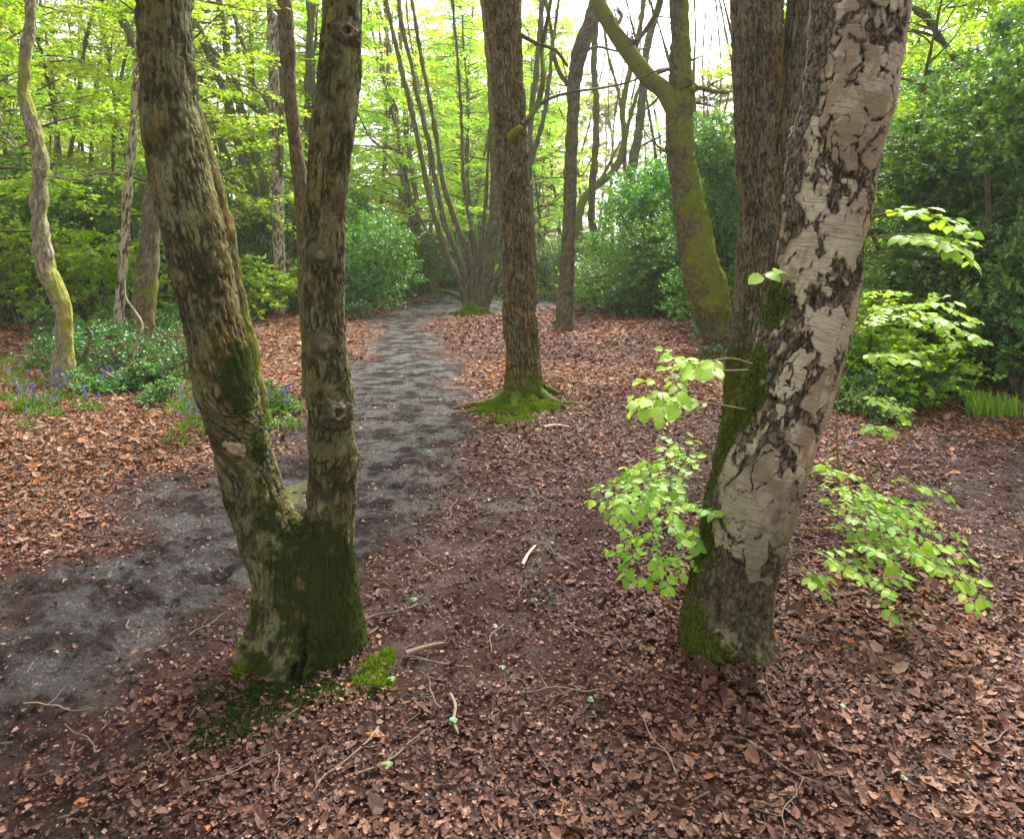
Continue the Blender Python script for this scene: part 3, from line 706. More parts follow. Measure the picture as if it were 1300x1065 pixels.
# twin tree right behind the birch: two stems from one foot
def build_twin():
    D = 6.0; base = G1(960, 545)
    A = [(560, 915, 1005), (520, 920, 1000), (480, 922, 995), (440, 926, 992), (380, 932, 994), (300, 938, 1000), (240, 937, 990), (180, 935, 984), (100, 929, 992), (0, 928, 993), (-120, 926, 990), (-260, 922, 984)]
    B = [(420, 945, 985), (340, 955, 1000), (280, 962, 1005), (220, 970, 1010), (150, 980, 1018), (80, 990, 1026), (0, 1000, 1034), (-120, 1012, 1042), (-260, 1025, 1052)]
    root = empty('twin_stemmed_tree', base, 'dark brown twin-stemmed tree directly behind the leaning birch, dividing high up', 'tree')
    mf = lambda b, s, th: np.maximum(sstep(1.3, .3, s + .5 * fbm(b * 4, 3, 7)) * .85 * sstep(.2, -.6, np.cos(th)), .0 * s)
    al = lambda b, s, th: .8 * sstep(.3, .8, np.cos(th) + .3 * fbm(b * 5, 3, 17)) * sstep(.9, 1.6, s)
    p, r = pxline(A, D); p[0][2] = -.1
    V1 = tube(p, r, 170, .010, 3, bark_disp(30, .018, .07, .012, 5, mf, al), .3, .2, 5, 1)
    p, r = pxline(B, D + .03)
    V2 = tube(p, r, 110, .012, 8, bark_disp(30, .016, .07, .012, 6), 0)
    V, F, at = join([V1, V2]); mk('trunk', V, F, M['twin'], at, True, root, base)
build_twin()
mossall = lambda k: (lambda b, s, th: k + .35 * fbm(b * 3, 3, 41) + .25 * np.cos(th))
outline_tree('mossy_tree', 'leaning trunk covered in olive moss with a high left fork, in front of the holly', 
    [(455, 912, 950), (430, 898, 940), (400, 882, 931), (350, 868, 918), (300, 860, 905), (240, 852, 890), (200, 846, 883), (160, 846, 881), (120, 849, 880), (60, 852, 877), (0, 849, 873), (-150, 840, 866)],
    10.6, 'moss_trunk', (925, 447), 70, .03, bark_disp(16, .02, .3, .02, 8, mossall(.62)), .2,
    [([(862, 150), (845, 118), (822, 98), (802, 72), (786, 50), (768, 20), (752, -15), (740, -60)], 26, 17, .6), ([(872, 118), (888, 112, 10.4), (905, 116), (925, 118)], 8, 5, .8),
     ([(870, 128), (890, 132), (908, 136)], 5, 2, .5), ([(792, 62, 10.5), (815, 45), (835, 10), (842, -30)], 7, 4, .3), ([(858, 200, 10.5), (840, 190), (828, 178)], 4, 2, .2)], twigs=7, seed=2)
outline_tree('slender_tree', 'slender grey trunk with a small mossy foot, standing between the two branches of the path',
    [(418, 702, 734), (405, 706, 729), (380, 708, 728), (300, 713, 731), (200, 717, 733), (150, 719, 735), (100, 721, 739), (60, 728, 748), (20, 743, 763), (-40, 765, 783), (-120, 790, 806)],
    13.4, 'plain', (717, 417), 40, .06, bark_disp(18, .012, .35, .02, 9), .45,
    [([(727, 115), (712, 95), (703, 70), (700, 40), (690, -10)], 7, 4, 0), ([(735, 75, 13.2), (755, 60), (790, 66), (830, 60)], 4, 2, 0)], twigs=6, seed=5)
outline_tree('leaning_tree', 'leaning trunk mossy and orange, half hidden behind the left stem of the forked oak',
    [(550, 312, 346), (520, 312, 341), (480, 308, 332), (440, 302, 326), (400, 294, 315), (350, 286, 308), (300, 276, 299), (240, 260, 284), (180, 243, 266), (100, 222, 244), (0, 200, 222), (-150, 170, 190)],
    6.2, 'orange', (330, 548), 60, .03, bark_disp(24, .009, .3, .015, 4, mossall(.35)), .25, seed=6)
outline_tree('brown_tree', 'straight brown trunk with orange algae, foot hidden behind the right stem of the forked oak',
    [(508, 384, 412), (480, 385, 405), (420, 383, 402), (330, 378, 399), (280, 375, 394), (230, 371, 390), (150, 362, 380), (80, 357, 375), (0, 352, 370), (-150, 340, 356)],
    7.4, 'orange', (398, 505), 50, .04, bark_disp(26, .007, .3, .015, 10), .3, seed=8)
outline_tree('crooked_tree', 'crooked pale yellow-green mossy trunk rising from the holly scrub at the left edge',
    [(492, 66, 96), (460, 68, 92), (420, 72, 94), (395, 72, 92), (370, 60, 84), (340, 48, 70), (300, 41, 62), (260, 40, 59), (220, 42, 60), (195, 41, 58), (160, 34, 50), (130, 26, 40), (105, 22, 36), (60, 28, 42), (0, 32, 45), (-120, 30, 42)],
    8.0, 'pale', (80, 490), 40, .04, bark_disp(20, .010, .5, .02, 11, mossall(.38)), .2,
    [([(52, 222, 8.0), (90, 228, 7.9), (120, 226), (150, 218), (170, 205)], 2.2, 1, 0), ([(38, 180), (20, 188), (5, 175), (-10, 180)], 4, 2, 0)], twigs=5, seed=11)
outline_tree('thin_birch', 'thin pinkish birch stem standing just left of the short ivy-footed trunk',
    [(418, 143, 159), (400, 145, 157), (330, 151, 162), (250, 156, 167), (180, 163, 173), (110, 168, 178), (40, 174, 183), (-120, 185, 193)],
    13.2, 'birch', (151, 416), 24, .08, bark_disp(14, .01, .6, .02, 12), .3, seed=12)
outline_tree('dark_trunk', 'dark ivy-footed trunk seen left of the forked oak and passing behind it',
    [(445, 162, 200), (420, 166, 196), (380, 170, 198), (300, 177, 203), (230, 187, 205), (120, 200, 216), (0, 215, 228), (-120, 225, 236)],
    11.0, 'plain', (180, 440), 36, .06, bark_disp(18, .012, .3, .02, 13, mossall(.2)), .3, seed=13)
outline_tree('pale_birch', 'pale birch trunk with dark patches, left of the brown trunk among green shrubs',
    [(392, 350, 366), (350, 348, 363), (300, 346, 361), (250, 345, 360), (150, 342, 357), (50, 339, 355), (-120, 336, 350)],
    16.5, 'birch', (357, 397), 30, .08, bark_disp(10, .016, .6, .02, 14), .3, seed=14)
# the leaning group in the shrubs
def multi(name, label, bpx, D, mat, stems, group=None, twigs=3, seed=0, cat='tree', ms=0.2, n=14):
    base = G1(*bpx); root = empty(name, base, label, cat, group); g = np.random.default_rng(seed)
    for k, (pp, a, b) in enumerate(stems):
        pp = [(p[0], p[1], (p[2] if len(p) > 2 else D)) for p in pp]
        pts = [P(*p) for p in pp]
        if pp[0][1] > HORIZ + 45: pts[0][2] = base[2] - .1
        rad = np.linspace(a, b, len(pts)) / 2 / FPX * D
        t = tube(pts, rad, n, .10, seed + k, bark_disp(14, .010, .35, .02, seed), 0); t[2]['moss'][:] = ms + .3 * fbm(t[2]['bco'] * 2, 2, k)
        tw = twiggy(g, pts, .008, twigs, (.4, 1.4)) if twigs else []
        V2, F2, a2 = join([t] + tw); mk('trunk' if k == 0 else 'stem', V2, F2, M[mat], a2, True, root, base)
    return root
multi('coppiced_tree', 'many-stemmed tree fanning out of one mossy foot where the path bends', (600, 390), 18.0, 'plain', [
    ([(596, 393), (583, 358), (570, 330), (556, 290), (544, 245), (533, 190), (520, 130), (503, 60), (490, 0), (478, -80)], 9, 5),
    ([(594, 393), (590, 350), (580, 320), (566, 288), (553, 230), (546, 190), (534, 140), (522, 80), (510, 30), (498, -60)], 9, 5),
    ([(598, 392), (600, 350), (592, 315), (576, 275), (562, 230), (554, 175), (546, 130), (536, 80), (526, 20), (512, -60)], 8, 4.5),
    ([(601, 392), (606, 350), (604, 310), (594, 270), (588, 220), (586, 160), (582, 90), (574, 0)], 6, 3.5),
    ([(603, 392), (608, 340), (612, 300), (617, 250), (620, 190), (626, 120), (634, 0)], 6, 3.5),
    ([(606, 394), (616, 355), (624, 310), (629, 260), (629, 180), (624, 80), (616, 0), (606, -80)], 17, 13),
    ([(612, 394), (628, 358), (645, 325), (660, 290)], 13, 7), 
    ([(590, 330), (570, 318), (550, 305), (535, 280), (520, 248), (505, 215), (488, 192), (470, 175), (452, 140)], 3.2, 1.8)], twigs=5, seed=20, ms=.25)
multi('spreading_tree', 'group of dark curving stems leaning left out of one ivy-covered foot in the shrubs', (345, 388), 18.5, 'plain', [
    ([(350, 388), (330, 290), (318, 235), (303, 180), (292, 140), (280, 100), (262, 60), (246, 20), (235, -40)], 15, 9),
    ([(345, 385), (322, 262), (300, 235), (285, 190), (268, 150), (252, 115), (240, 90)], 10, 5),
    ([(352, 385), (336, 240), (322, 190), (306, 140), (292, 95), (286, 50), (278, 0), (270, -60)], 12, 8),
    ([(348, 160), (330, 142), (312, 128), (300, 105), (285, 80), (268, 62), (252, 30), (242, 0)], 9, 5),
    ([(350, 160), (340, 130), (322, 108), (312, 70), (300, 30), (292, 0)], 7, 4),
    ([(300, 150), (283, 128), (268, 115), (255, 100)], 5, 3),
    ([(330, 265), (300, 238), (285, 222), (265, 190)], 5, 3)], twigs=4, seed=24, ms=.45)
multi('arching_branch_tree', 'dark arching trunk crossing the top left behind the forked oak', (230, 392), 17.0, 'plain', [
    ([(228, 392), (215, 300), (200, 200), (185, 120), (170, 62), (160, 35), (140, 12), (118, -15)], 11, 7), ([(175, 70), (162, 30), (150, 12), (138, -12)], 5, 4)], twigs=4, seed=26, ms=.4)
multi('upright_tree', 'upright olive trunk seen left of the top of the right oak stem', (397, 384), 19, 'plain', [
    ([(398, 386), (394, 250), (391, 150), (393, 60), (397, 0), (400, -80)], 12, 9)], twigs=3, seed=27, ms=.3)
multi('tall_grey_tree', 'tall grey trunk just right of the orange-stained trunk, ivy at its foot', (682, 381), 20, 'plain', [
    ([(680, 383), (676, 300), (672, 220), (674, 150), (682, 80), (688, 0), (692, -80)], 9, 7), ([(676, 200), (690, 150), (697, 100), (704, 40), (712, -20)], 7, 4)], twigs=5, seed=28, ms=.25)
multi('ivy_tree', 'mossy trunk in the bright clearing, right of the slender grey trunk', (760, 378), 21, 'moss_trunk', [
    ([(762, 380), (760, 330), (752, 285), (752, 240), (756, 190), (757, 130), (754, 80), (758, 20), (765, -60)], 11, 7)], twigs=5, seed=29, ms=.3)
multi('bent_mossy_tree', 'bent yellow-green mossy tree curving across the bright clearing', (738, 372), 23, 'moss_trunk', [
    ([(732, 374), (733, 300), (738, 262), (752, 240), (775, 222), (788, 200), (793, 170), (790, 145), (795, 110), (805, 70), (815, 20), (820, -50)], 12, 6),
    ([(760, 236), (775, 205), (788, 180)], 5, 3), ([(791, 150), (783, 110), (772, 70), (765, 20)], 5, 3)], twigs=6, seed=30, ms=.75)
multi('ivied_tree', 'leaning trunk wrapped in ivy, right of the bright clearing, above the holly', (790, 376), 21, 'plain', [
    ([(796, 380), (796, 300), (797, 255), (803, 210), (812, 160), (817, 110), (822, 60), (838, 0), (848, -50)], 15, 8), ([(812, 145), (825, 135), (838, 122)], 4, 3), ([(798, 250), (792, 200), (800, 150), (815, 100)], 6, 4),
    ([(805, 190), (825, 180), (842, 172)], 3, 2)], twigs=6, seed=31, ms=.4)
multi('edge_tree', 'dark trunk standing inside the holly at the right edge', (1290, 436), 11, 'plain', [
    ([(1268, 440), (1272, 350), (1280, 260), (1292, 150), (1296, 60), (1300, -40)], 34, 26), ([(1286, 190), (1240, 130), (1200, 60), (1175, 20), (1148, 8)], 9, 5), ([(1262, 160, 10.6), (1200, 60, 10), (1170, 22, 9.8), (1135, 0, 9.6)], 8, 5),
    ([(1284, 200, 10.8), (1230, 100, 10.3), (1190, 50, 10), (1140, 36, 9.7)], 7, 4)], twigs=6, seed=32, ms=.35)

# ------------------------------------------------------------------ tree crowns (real leaves on real twigs)
def crown(seed, H0, H1, Rm, nb, leaf, nleaf, flat=.55, T=T4, rise=.35):
    """branches H0..H1 up the trunk; returns leaf arrays and branch tubes, trunk at the origin"""
    g = np.random.default_rng(seed); tubes = []; LP, LF, LU = [], [], []
    for i in range(nb):
        z = H0 + (H1 - H0) * ((i + g.random()) / nb) ** .9; az = g.uniform(0, 2 * np.pi)
        L = Rm * (1 - .55 * ((z - H0) / (H1 - H0)) ** 1.5) * g.uniform(.55, 1.1)
        d = np.array([math.cos(az), math.sin(az), g.uniform(.1, .1 + 2 * rise)]); d /= np.linalg.norm(d)
        q = [np.array([0, 0, z])]
        for k in range(5):
            d = d + g.normal(0, .13, 3) + np.array([0, 0, -.05]); d /= np.linalg.norm(d); q.append(q[-1] + d * L / 5)
        q = np.array(q); tubes.append(tube(q, np.linspace(.012 + .008 * L, .004, 6), 4, .5, i, wob=0))
        nt_ = int(6 + L * 5.0)
        for k in range(nt_):
            t = g.uniform(.22, 1) * 5; j = min(4, int(t)); a = q[j] + (q[j + 1] - q[j]) * (t - j)
            side = np.cross(d, [0, 0, 1]) * (1 if k % 2 else -1); dd = side * g.uniform(.4, 1) + d * .7 + g.normal(0, .28, 3) * np.array([1, 1, flat]); dd /= np.linalg.norm(dd)
            l = g.uniform(.35, .95) * (1 - .3 * t / 5)
            n = g.poisson(nleaf); 
            if n < 2: continue
            u = g.uniform(.1, 1.05, n); pos = a + dd * (u * l)[:, None] + np.array([0, 0, -1]) * (u ** 2 * l * .12)[:, None] + g.normal(0, .035, (n, 3))
            f = dd + np.cross(dd, [0, 0, 1]) * g.choice([-1, 1], n)[:, None] * .9 + g.normal(0, .35, (n, 3)) + np.array([0, 0, -.25])
            LP.append(pos); LF.append(f); LU.append(np.array([0, 0, 1]) + g.normal(0, .38, (n, 3)))
    pos = np.concatenate(LP); n = len(pos)
    V, F = place_leaves(T, pos, np.concatenate(LF), np.concatenate(LU), leaf * g.uniform(.6, 1.25, n))
    return V, F, rnd_attr(g, n, len(T[0])), tubes
def proto_tree(name, seed, H, r0, H0, Rm, nb, leaf, nleaf, leafmat, barkmat, **kw):
    g = np.random.default_rng(seed)
    q = [np.array([0, 0, -.15])]; d = np.array([g.normal(0, .04), g.normal(0, .04), 1.])
    for k in range(9): d = d + np.array([g.normal(0, .05), g.normal(0, .05), 0]); d /= np.linalg.norm(d); q.append(q[-1] + d * H / 9)
    rad = r0 * (1 - .72 * np.linspace(0, 1, 10))
    tr = tube(q, rad, 12, .25, seed, bark_disp(9, .012, .35, .02, seed), .3, .3)
    tr[2]['moss'][:] = .15 + .4 * fbm(tr[2]['bco'], 2, seed)
    V, F, rn, tubes = crown(seed, H0, H, Rm, nb, leaf, nleaf, **kw)
    # shift the crown along the trunk's sway
    q = np.array(q); 
    def sway(W): return W + np.stack([np.interp(W[:, 2], q[:, 2], q[:, 0]), np.interp(W[:, 2], q[:, 2], q[:, 1]), 0 * W[:, 2]], 1)
    V = sway(V); tubes = [(sway(a), b, c) for a, b, c in tubes]
    root = bpy.data.objects.new(name, None); COL.objects.link(root)
    TV, TF, TA = join([tr] + tubes); mk('trunk', TV, TF, M[barkmat], TA, True, root)
    mk('crown', V, F, M[leafmat], {'rnd': rn}, False, root)
    return root
def put(o, x, y, rz, s, label, cat='tree', group=None, first=False):
    c = o if first else copy_tree(o)
    c.location = (x, y, float(gz(np.array([x]), np.array([y]))[0])); c.rotation_euler = (0, 0, rz); c.scale = (s, s, s)
    tag(c, label, cat, group); return c
def inpath(x, y, pad=.8): return polydist(np.array([x]), np.array([y]), PATHW)[0] > -pad

protosA = [proto_tree('young_beech_tree', 100 + k, 9, .075, 1.6, 2.8, 60, .085, 15, 'spring', 'plain', flat=.25, rise=.22) for k in range(2)]
protosG = [proto_tree('green_beech_tree', 110 + k, 9, .09, 1.5, 3.0, 64, .085, 15, 'fresh', 'plain', flat=.22, rise=.15) for k in range(2)]
protosB = [proto_tree('woodland_tree', 120 + k, 15, .13, 3.0, 3.4, 80, .13, 10, 'spring', 'plain', flat=.4, rise=.35) for k in range(3)]
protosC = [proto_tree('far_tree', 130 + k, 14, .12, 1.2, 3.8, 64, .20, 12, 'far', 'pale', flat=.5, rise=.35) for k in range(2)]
used = set()
def puta(p, *a, **k):
    f = p.name not in used; used.add(p.name); return put(p, *a, first=f, **k)
g = np.random.default_rng(77)
# left: layered bright foliage between the crooked trunk and the forked oak
specs = [(-9.2, 12.5, 1.0, 'layered bright green beech overhanging the left edge of the picture'), (-6.6, 15.0, 1.0, 'bright green beech spreading behind the thin pinkish birch stem'),
         (-11.5, 17.0, 1.1, 'fresh green beech behind the crooked pale trunk'), (-8.5, 20.0, 1.15, 'bright beech sapling deep behind the left holly'), (-5.2, 19.5, 1.0, 'light green beech behind the leaning dark stems')]
for i, (x, y, s, lab) in enumerate(specs): puta(protosG[i % 2], x, y, g.uniform(0, 6), s, lab, group='green beeches on the left')
specs = [(-2.9, 22, 1.0, 'yellow-green beech left of the bend of the path'), (-3.9, 27, 1.1, 'yellow-green beech far behind the right oak stem'), (-1.2, 24, 1.1, 'yellow-green beech above the coppiced stems'),
         (1.0, 27, .95, 'low yellow-green beech between the orange-stained trunk and the slender trunk'), (7.4, 17, .8, 'yellow-green beech glowing right of the birch top'), (9.5, 15, 1.0, 'yellow-green beech above the right holly'),
         (5.3, 10.2, .62, 'small yellow-green beech glowing between the birch and the dark right holly'), (5.0, 27, .8, 'small yellow-green beech in the bright clearing'), (-9.5, 25, 1.1, 'yellow-green beech far off beyond the left beeches'),
         (6.4, 15.5, .85, 'yellow-green beech between mossy leaning trunk and birch'),
         (.4, 31, 1.35, 'tall yellow-green beech closing the view behind the coppiced stems'), (-2.2, 34, 1.4, 'tall yellow-green beech high above the far end of the path'), (2.3, 33, 1.3, 'tall yellow-green beech right behind the top of the orange-stained trunk'), (-5.5, 31, 1.3, 'tall yellow-green beech seen between the two stems of the forked oak')]
for i, (x, y, s, lab) in enumerate(specs): puta(protosA[i % 2], x, y, g.uniform(0, 6), s, lab, group='young beeches beyond the path')
nB = 0
for k in range(260):
    y = g.uniform(21, 46); x = g.uniform(-.80, .80) * y
    if inpath(x, y) or nB >= 34: continue
    if 3.0 < x / y * 26 < 5.4: continue        # bright gap in the canopy
    puta(protosB[nB % 3], x, y, g.uniform(0, 6), g.uniform(.75, 1.15), 'tall slender spring-leaved tree deep in the wood', group='tall trees deep in the wood'); nB += 1
nC = 0
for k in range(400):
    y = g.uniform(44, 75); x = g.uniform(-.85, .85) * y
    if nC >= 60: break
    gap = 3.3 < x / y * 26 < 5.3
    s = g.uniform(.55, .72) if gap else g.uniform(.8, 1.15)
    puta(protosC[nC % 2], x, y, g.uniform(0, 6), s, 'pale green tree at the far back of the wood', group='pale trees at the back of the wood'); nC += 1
# bare slender poles between them
def pole(seed, H, r, mat):
    g2 = np.random.default_rng(seed); q = [np.array([0, 0, -.1])]; d = np.array([0, 0, 1.])
    for k in range(10): d = d + np.array([g2.normal(0, .07), g2.normal(0, .07), 0]); d /= np.linalg.norm(d); q.append(q[-1] + d * H / 10)
    t = tube(q, r * (1 - .6 * np.linspace(0, 1, 11)), 10, .25, seed, bark_disp(10, .008, .4, .02, seed)); t[2]['moss'][:] = .2 + .4 * fbm(t[2]['bco'], 2, seed)
    tw = twiggy(g2, q, .010, 16, (.8, 2.4), 1, .5)
    root = bpy.data.objects.new('thin_tree', None); COL.objects.link(root)
    V, F, a = join([t]); mk('trunk', V, F, M[mat], a, True, root)
    V, F, a = join(tw); mk('branch', V, F, M[mat], a, True, root)
    return root
poles = [pole(200, 12, .07, 'plain'), pole(201, 13, .08, 'pale'), pole(202, 12, .055, 'orange'), pole(203, 13, .09, 'birch'), pole(204, 12, .08, 'moss_trunk')]
nP = 0; taken = []
for k in range(900):
    y = g.uniform(14.5, 40); x = g.uniform(-.74, .62) * y
    if nP >= 95: break
    if inpath(x, y, 1.2) or (y < 19 and x > 1.5): continue
    if any(abs(x / y - a) < .008 for a in taken[-60:]): continue
    taken.append(x / y); p = poles[nP % 5]; f = p.name not in used; used.add(p.name)
    c = put(p, x, y, g.uniform(0, 6), g.uniform(.75, 1.2), 'thin bare-stemmed tree in the understorey', group='thin trees in the understorey', first=f); c.rotation_euler = (g.normal(0, .05), g.normal(0, .06), g.uniform(0, 6)); nP += 1

# ------------------------------------------------------------------ holly and other shrubs
TS = (np.array([[0, 0, 0], [.30, .30, .10], [.26, .70, .06], [0, 1, -.10], [-.26, .70, .06], [-.30, .30, .10], [0, .5, 0]]), T6[1])
def shrub_mesh(name, seed, rx, ry, H, n, leaf, mat, stems=14, layers=.35, blobs=16, bot=.0, T=TS, upw=.5):
    g = np.random.default_rng(seed); root = bpy.data.objects.new(name, None); COL.objects.link(root)
    cs, rs = [], []
    for k in range(blobs):
        a = g.uniform(0, 2 * np.pi); q = g.uniform(0, .75) ** .6; z = g.uniform(.12, .88)
        sh = math.sqrt(max(.05, 1 - (max(0, z - .35) / .68) ** 2))
        cs.append([rx * q * math.cos(a) * sh, ry * q * math.sin(a) * sh, H * z]); rs.append(g.uniform(.15, .34) * min(rx, H) * 1.0)
    tubes = []
    for k in range(stems):
        c = np.array(cs[k % blobs]); b = np.array([c[0] * .25, c[1] * .25, -.05]); m1 = (b + c) / 2 + g.normal(0, .12, 3) * min(1, rx)
        tubes.append(tube([b, m1, c, c + g.normal(0, .25, 3) * rs[k % blobs]], [.02 + .012 * H, .014 + .006 * H, .008, .003], 6, .15, k))
        tubes += twiggy(g, [m1, c], .006, 5, (.2 * rx, .6 * rx), 1, .3)
    per = n // 10; LP, LF, LU = [], [], []
    # sprigs: short shoots carrying leaves, placed through the outer half of each clump
    rs_ = np.array(rs); k = g.choice(blobs, per, p=rs_ ** 2 / (rs_ ** 2).sum()); d = g.normal(0, 1, (per, 3)); d[:, 2] = d[:, 2] * .85 + .15; d /= np.linalg.norm(d, axis=1)[:, None]
    rad = g.uniform(.45, 1.08, per) ** .6
    c = np.array(cs)[k] + d * (rs_[k] * rad)[:, None]; keep = c[:, 2] > bot + .02; c, d = c[keep], d[keep]; per = len(c)
    sd_ = d + g.normal(0, .5, (per, 3)) + np.array([0, 0, .25]); sd_ /= np.linalg.norm(sd_, axis=1)[:, None]
    sd_[:, 2] *= (1 - layers); L = leaf * g.uniform(1.5, 4, per)
    for j in range(10):
        t = (j + .5) / 10; pos = c + sd_ * (L * t)[:, None]; s2 = np.cross(sd_, g.normal(0, 1, (per, 3))); s2 /= np.linalg.norm(s2, axis=1)[:, None] + 1e-9
        LP.append(pos); LF.append(s2 * 1.0 + sd_ * .7); LU.append(np.array([0, 0, upw]) + d * .45 + g.normal(0, .4, (per, 3)))
    pos = np.concatenate(LP); m = len(pos)
    V, F = place_leaves(T, pos, np.concatenate(LF), np.concatenate(LU), leaf * g.uniform(.55, 1.2, m))
    TV, TF, TA = join(tubes); mk('stem', TV, TF, M['plain'], TA, True, root)
    mk('foliage', V, F, M[mat], {'rnd': rnd_attr(g, m, len(T[0]), 1.6, 2.2)}, False, root)
    return root
hollyN = [shrub_mesh('holly_tree', 300 + k, 1.7, 1.5, 4.6, 32000, .072, 'holly', 18, .2, 34) for k in range(2)]
hollyM = [shrub_mesh('holly_bush', 310 + k, 2.2, 1.8, 2.5, 22000, .080, 'holly', 16, .2, 22) for k in range(2)]
hazelM = [shrub_mesh('green_shrub', 320, 1.8, 1.5, 2.1, 5500, .10, 'fresh', 12, .75, 16, upw=1.1)]
low = [shrub_mesh('holly_seedling', 330 + k, .6, .5, .5, 900, .046, 'lowholly', 8, .3, 12) for k in range(2)]
lowf = [shrub_mesh('bramble_plant', 335, .5, .45, .45, 1700, .06, 'fern', 8, .5, 10, upw=1.2)]
def putn(p, px, D, s, lab, cat, group, rz=None, sz=1.0, dx=0):
    f = p.name not in used; used.add(p.name); x = (px - 650) / FPX * D
    c = put(p, x, D, g.uniform(0, 6) if rz is None else rz, s, lab, cat, group, first=f); c.scale = (s, s, s * sz); return c
for i, (px, D, s, sz, lab) in enumerate([(1185, 8.6, .90, .74, 'dense glossy holly tree filling the gap just right of the birch'), (1310, 7.6, .88, 1.1, 'tall dark holly tree cut off by the right edge'),
        (1250, 10.2, 1.0, .95, 'holly tree behind, between the two nearest hollies on the right'), (1120, 12.5, .9, .75, 'holly tree seen close beside the right edge of the birch'),
        (1400, 9.5, 1.1, 1.1, 'holly tree mostly outside the right edge'), (925, 14.5, .95, 1.0, 'holly tree behind the mossy leaning trunk'), (1010, 13.5, .9, .85, 'holly tree behind the twin-stemmed tree')]):
    putn(hollyN[i % 2], px, D, s, lab, 'holly', 'holly trees on the right', sz=sz)
for i, (px, D, s, sz, lab) in enumerate([(835, 16.5, 1.0, .80, 'rounded holly bush right of the bright clearing, at the litter bank'), (745, 22.5, .9, .8, 'low holly bush in the clearing behind the slender trunk'), (795, 20, 1.0, .85, 'holly bush under the ivy-wrapped trunk'),
        (880, 18.0, 1.2, 1.2, 'holly bush behind the mossy leaning trunk'), (455, 18.5, .95, 1.1, 'dark holly bush left of the far path, right of the oak stem'), (520, 23.5, .85, .95, 'holly bush at the far left bend of the path'),
        (560, 27, .9, .8, 'holly bush behind the coppiced stems'), (690, 26, .8, .8, 'holly bush behind the tall grey trunk'), (330, 19.0, 1.05, 1.15, 'holly bush around the feet of the leaning stems'),
        (405, 21.0, 1.0, 1.3, 'holly bush behind the brown trunk'), (250, 18.0, 1.0, 1.15, 'holly bush behind the left oak stem'), (180, 18.5, 1.05, 1.2, 'dark holly bush behind the dark ivy-footed trunk'),
        (105, 17.5, 1.1, 1.15, 'dark holly bush right of the crooked pale trunk'), (20, 17.0, 1.1, 1.2, 'dark holly bush at the left edge'), (-70, 15.0, 1.1, 1.2, 'holly bush mostly outside the left edge'),
        (860, 26, 1.2, 1.2, 'far holly bush above the rounded one'), (1060, 9.6, .55, .8, 'low holly bush behind the birch'), (1290, 8.0, .6, .75, 'low holly bush at the right edge'), (625, 30, 1.0, 1.0, 'far holly bush seen past the coppiced foot')]):
    putn(hollyM[i % 2], px, D, s, lab, 'holly bush', 'holly bushes around the clearing', sz=sz)
for i, (px, D, s, sz, lab) in enumerate([(305, 15.5, .75, .8, 'bright green shrub right of the left oak stem'), (1130, 7.6, .62, .7, 'bright layered shrub low behind the birch on the right'), (1250, 9.0, .5, .8, 'bright shrub in front of the right holly'),
        (30, 14.0, .8, 1.1, 'light green shrub at the left edge under the beech'), (120, 14.5, .8, 1.0, 'light green shrub between crooked trunk and thin birch'), (375, 17, .7, .8, 'light green shrub at the pale birch foot'),
        (640, 23, .6, .7, 'bright green shrub behind the orange-stained trunk'), (1090, 8.8, .6, .9, 'bright shrub between birch and right holly')]):
    putn(hazelM[0], px, D, s, lab, 'shrub', 'light green shrubs', sz=sz)
for i, (px, D, s) in enumerate([(95, 8.6, 1.0), (150, 8.3, .9), (200, 8.0, .8), (235, 8.4, .8), (120, 9.4, 1.1), (185, 9.2, .9), (70, 9.2, .9), (925, 12.0, 1.0), (900, 11.4, .8), (950, 10.6, .9), (975, 8.8, .7), (215, 9.6, .8), (905, 9.6, .5), (1075, 8.0, .7), (455, 15.5, .8)]):
    putn(low[i % 2], px, D, s, 'knee-high holly seedling on the leaf litter', 'holly seedling', 'holly seedlings on the woodland floor')
for i, (px, D, s) in enumerate([(170, 7.7, .6), (110, 7.6, .5), (205, 7.2, .5), (345, 7.0, .45), (360, 6.7, .35), (1085, 6.9, .7), (1120, 6.4, .55), (1060, 7.6, .7), (1160, 7.0, .6), (915, 13.2, .9), (330, 6.2, .35), (1200, 7.4, .6), (70, 12.5, 1.0), (210, 13.0, .9), (130, 12.2, .8), (240, 15, 1.0), (180, 7.9, .6)]):
    putn(lowf[0], px, D, s, 'small leafy bramble plant on the leaf litter', 'bramble', 'brambles on the woodland floor')

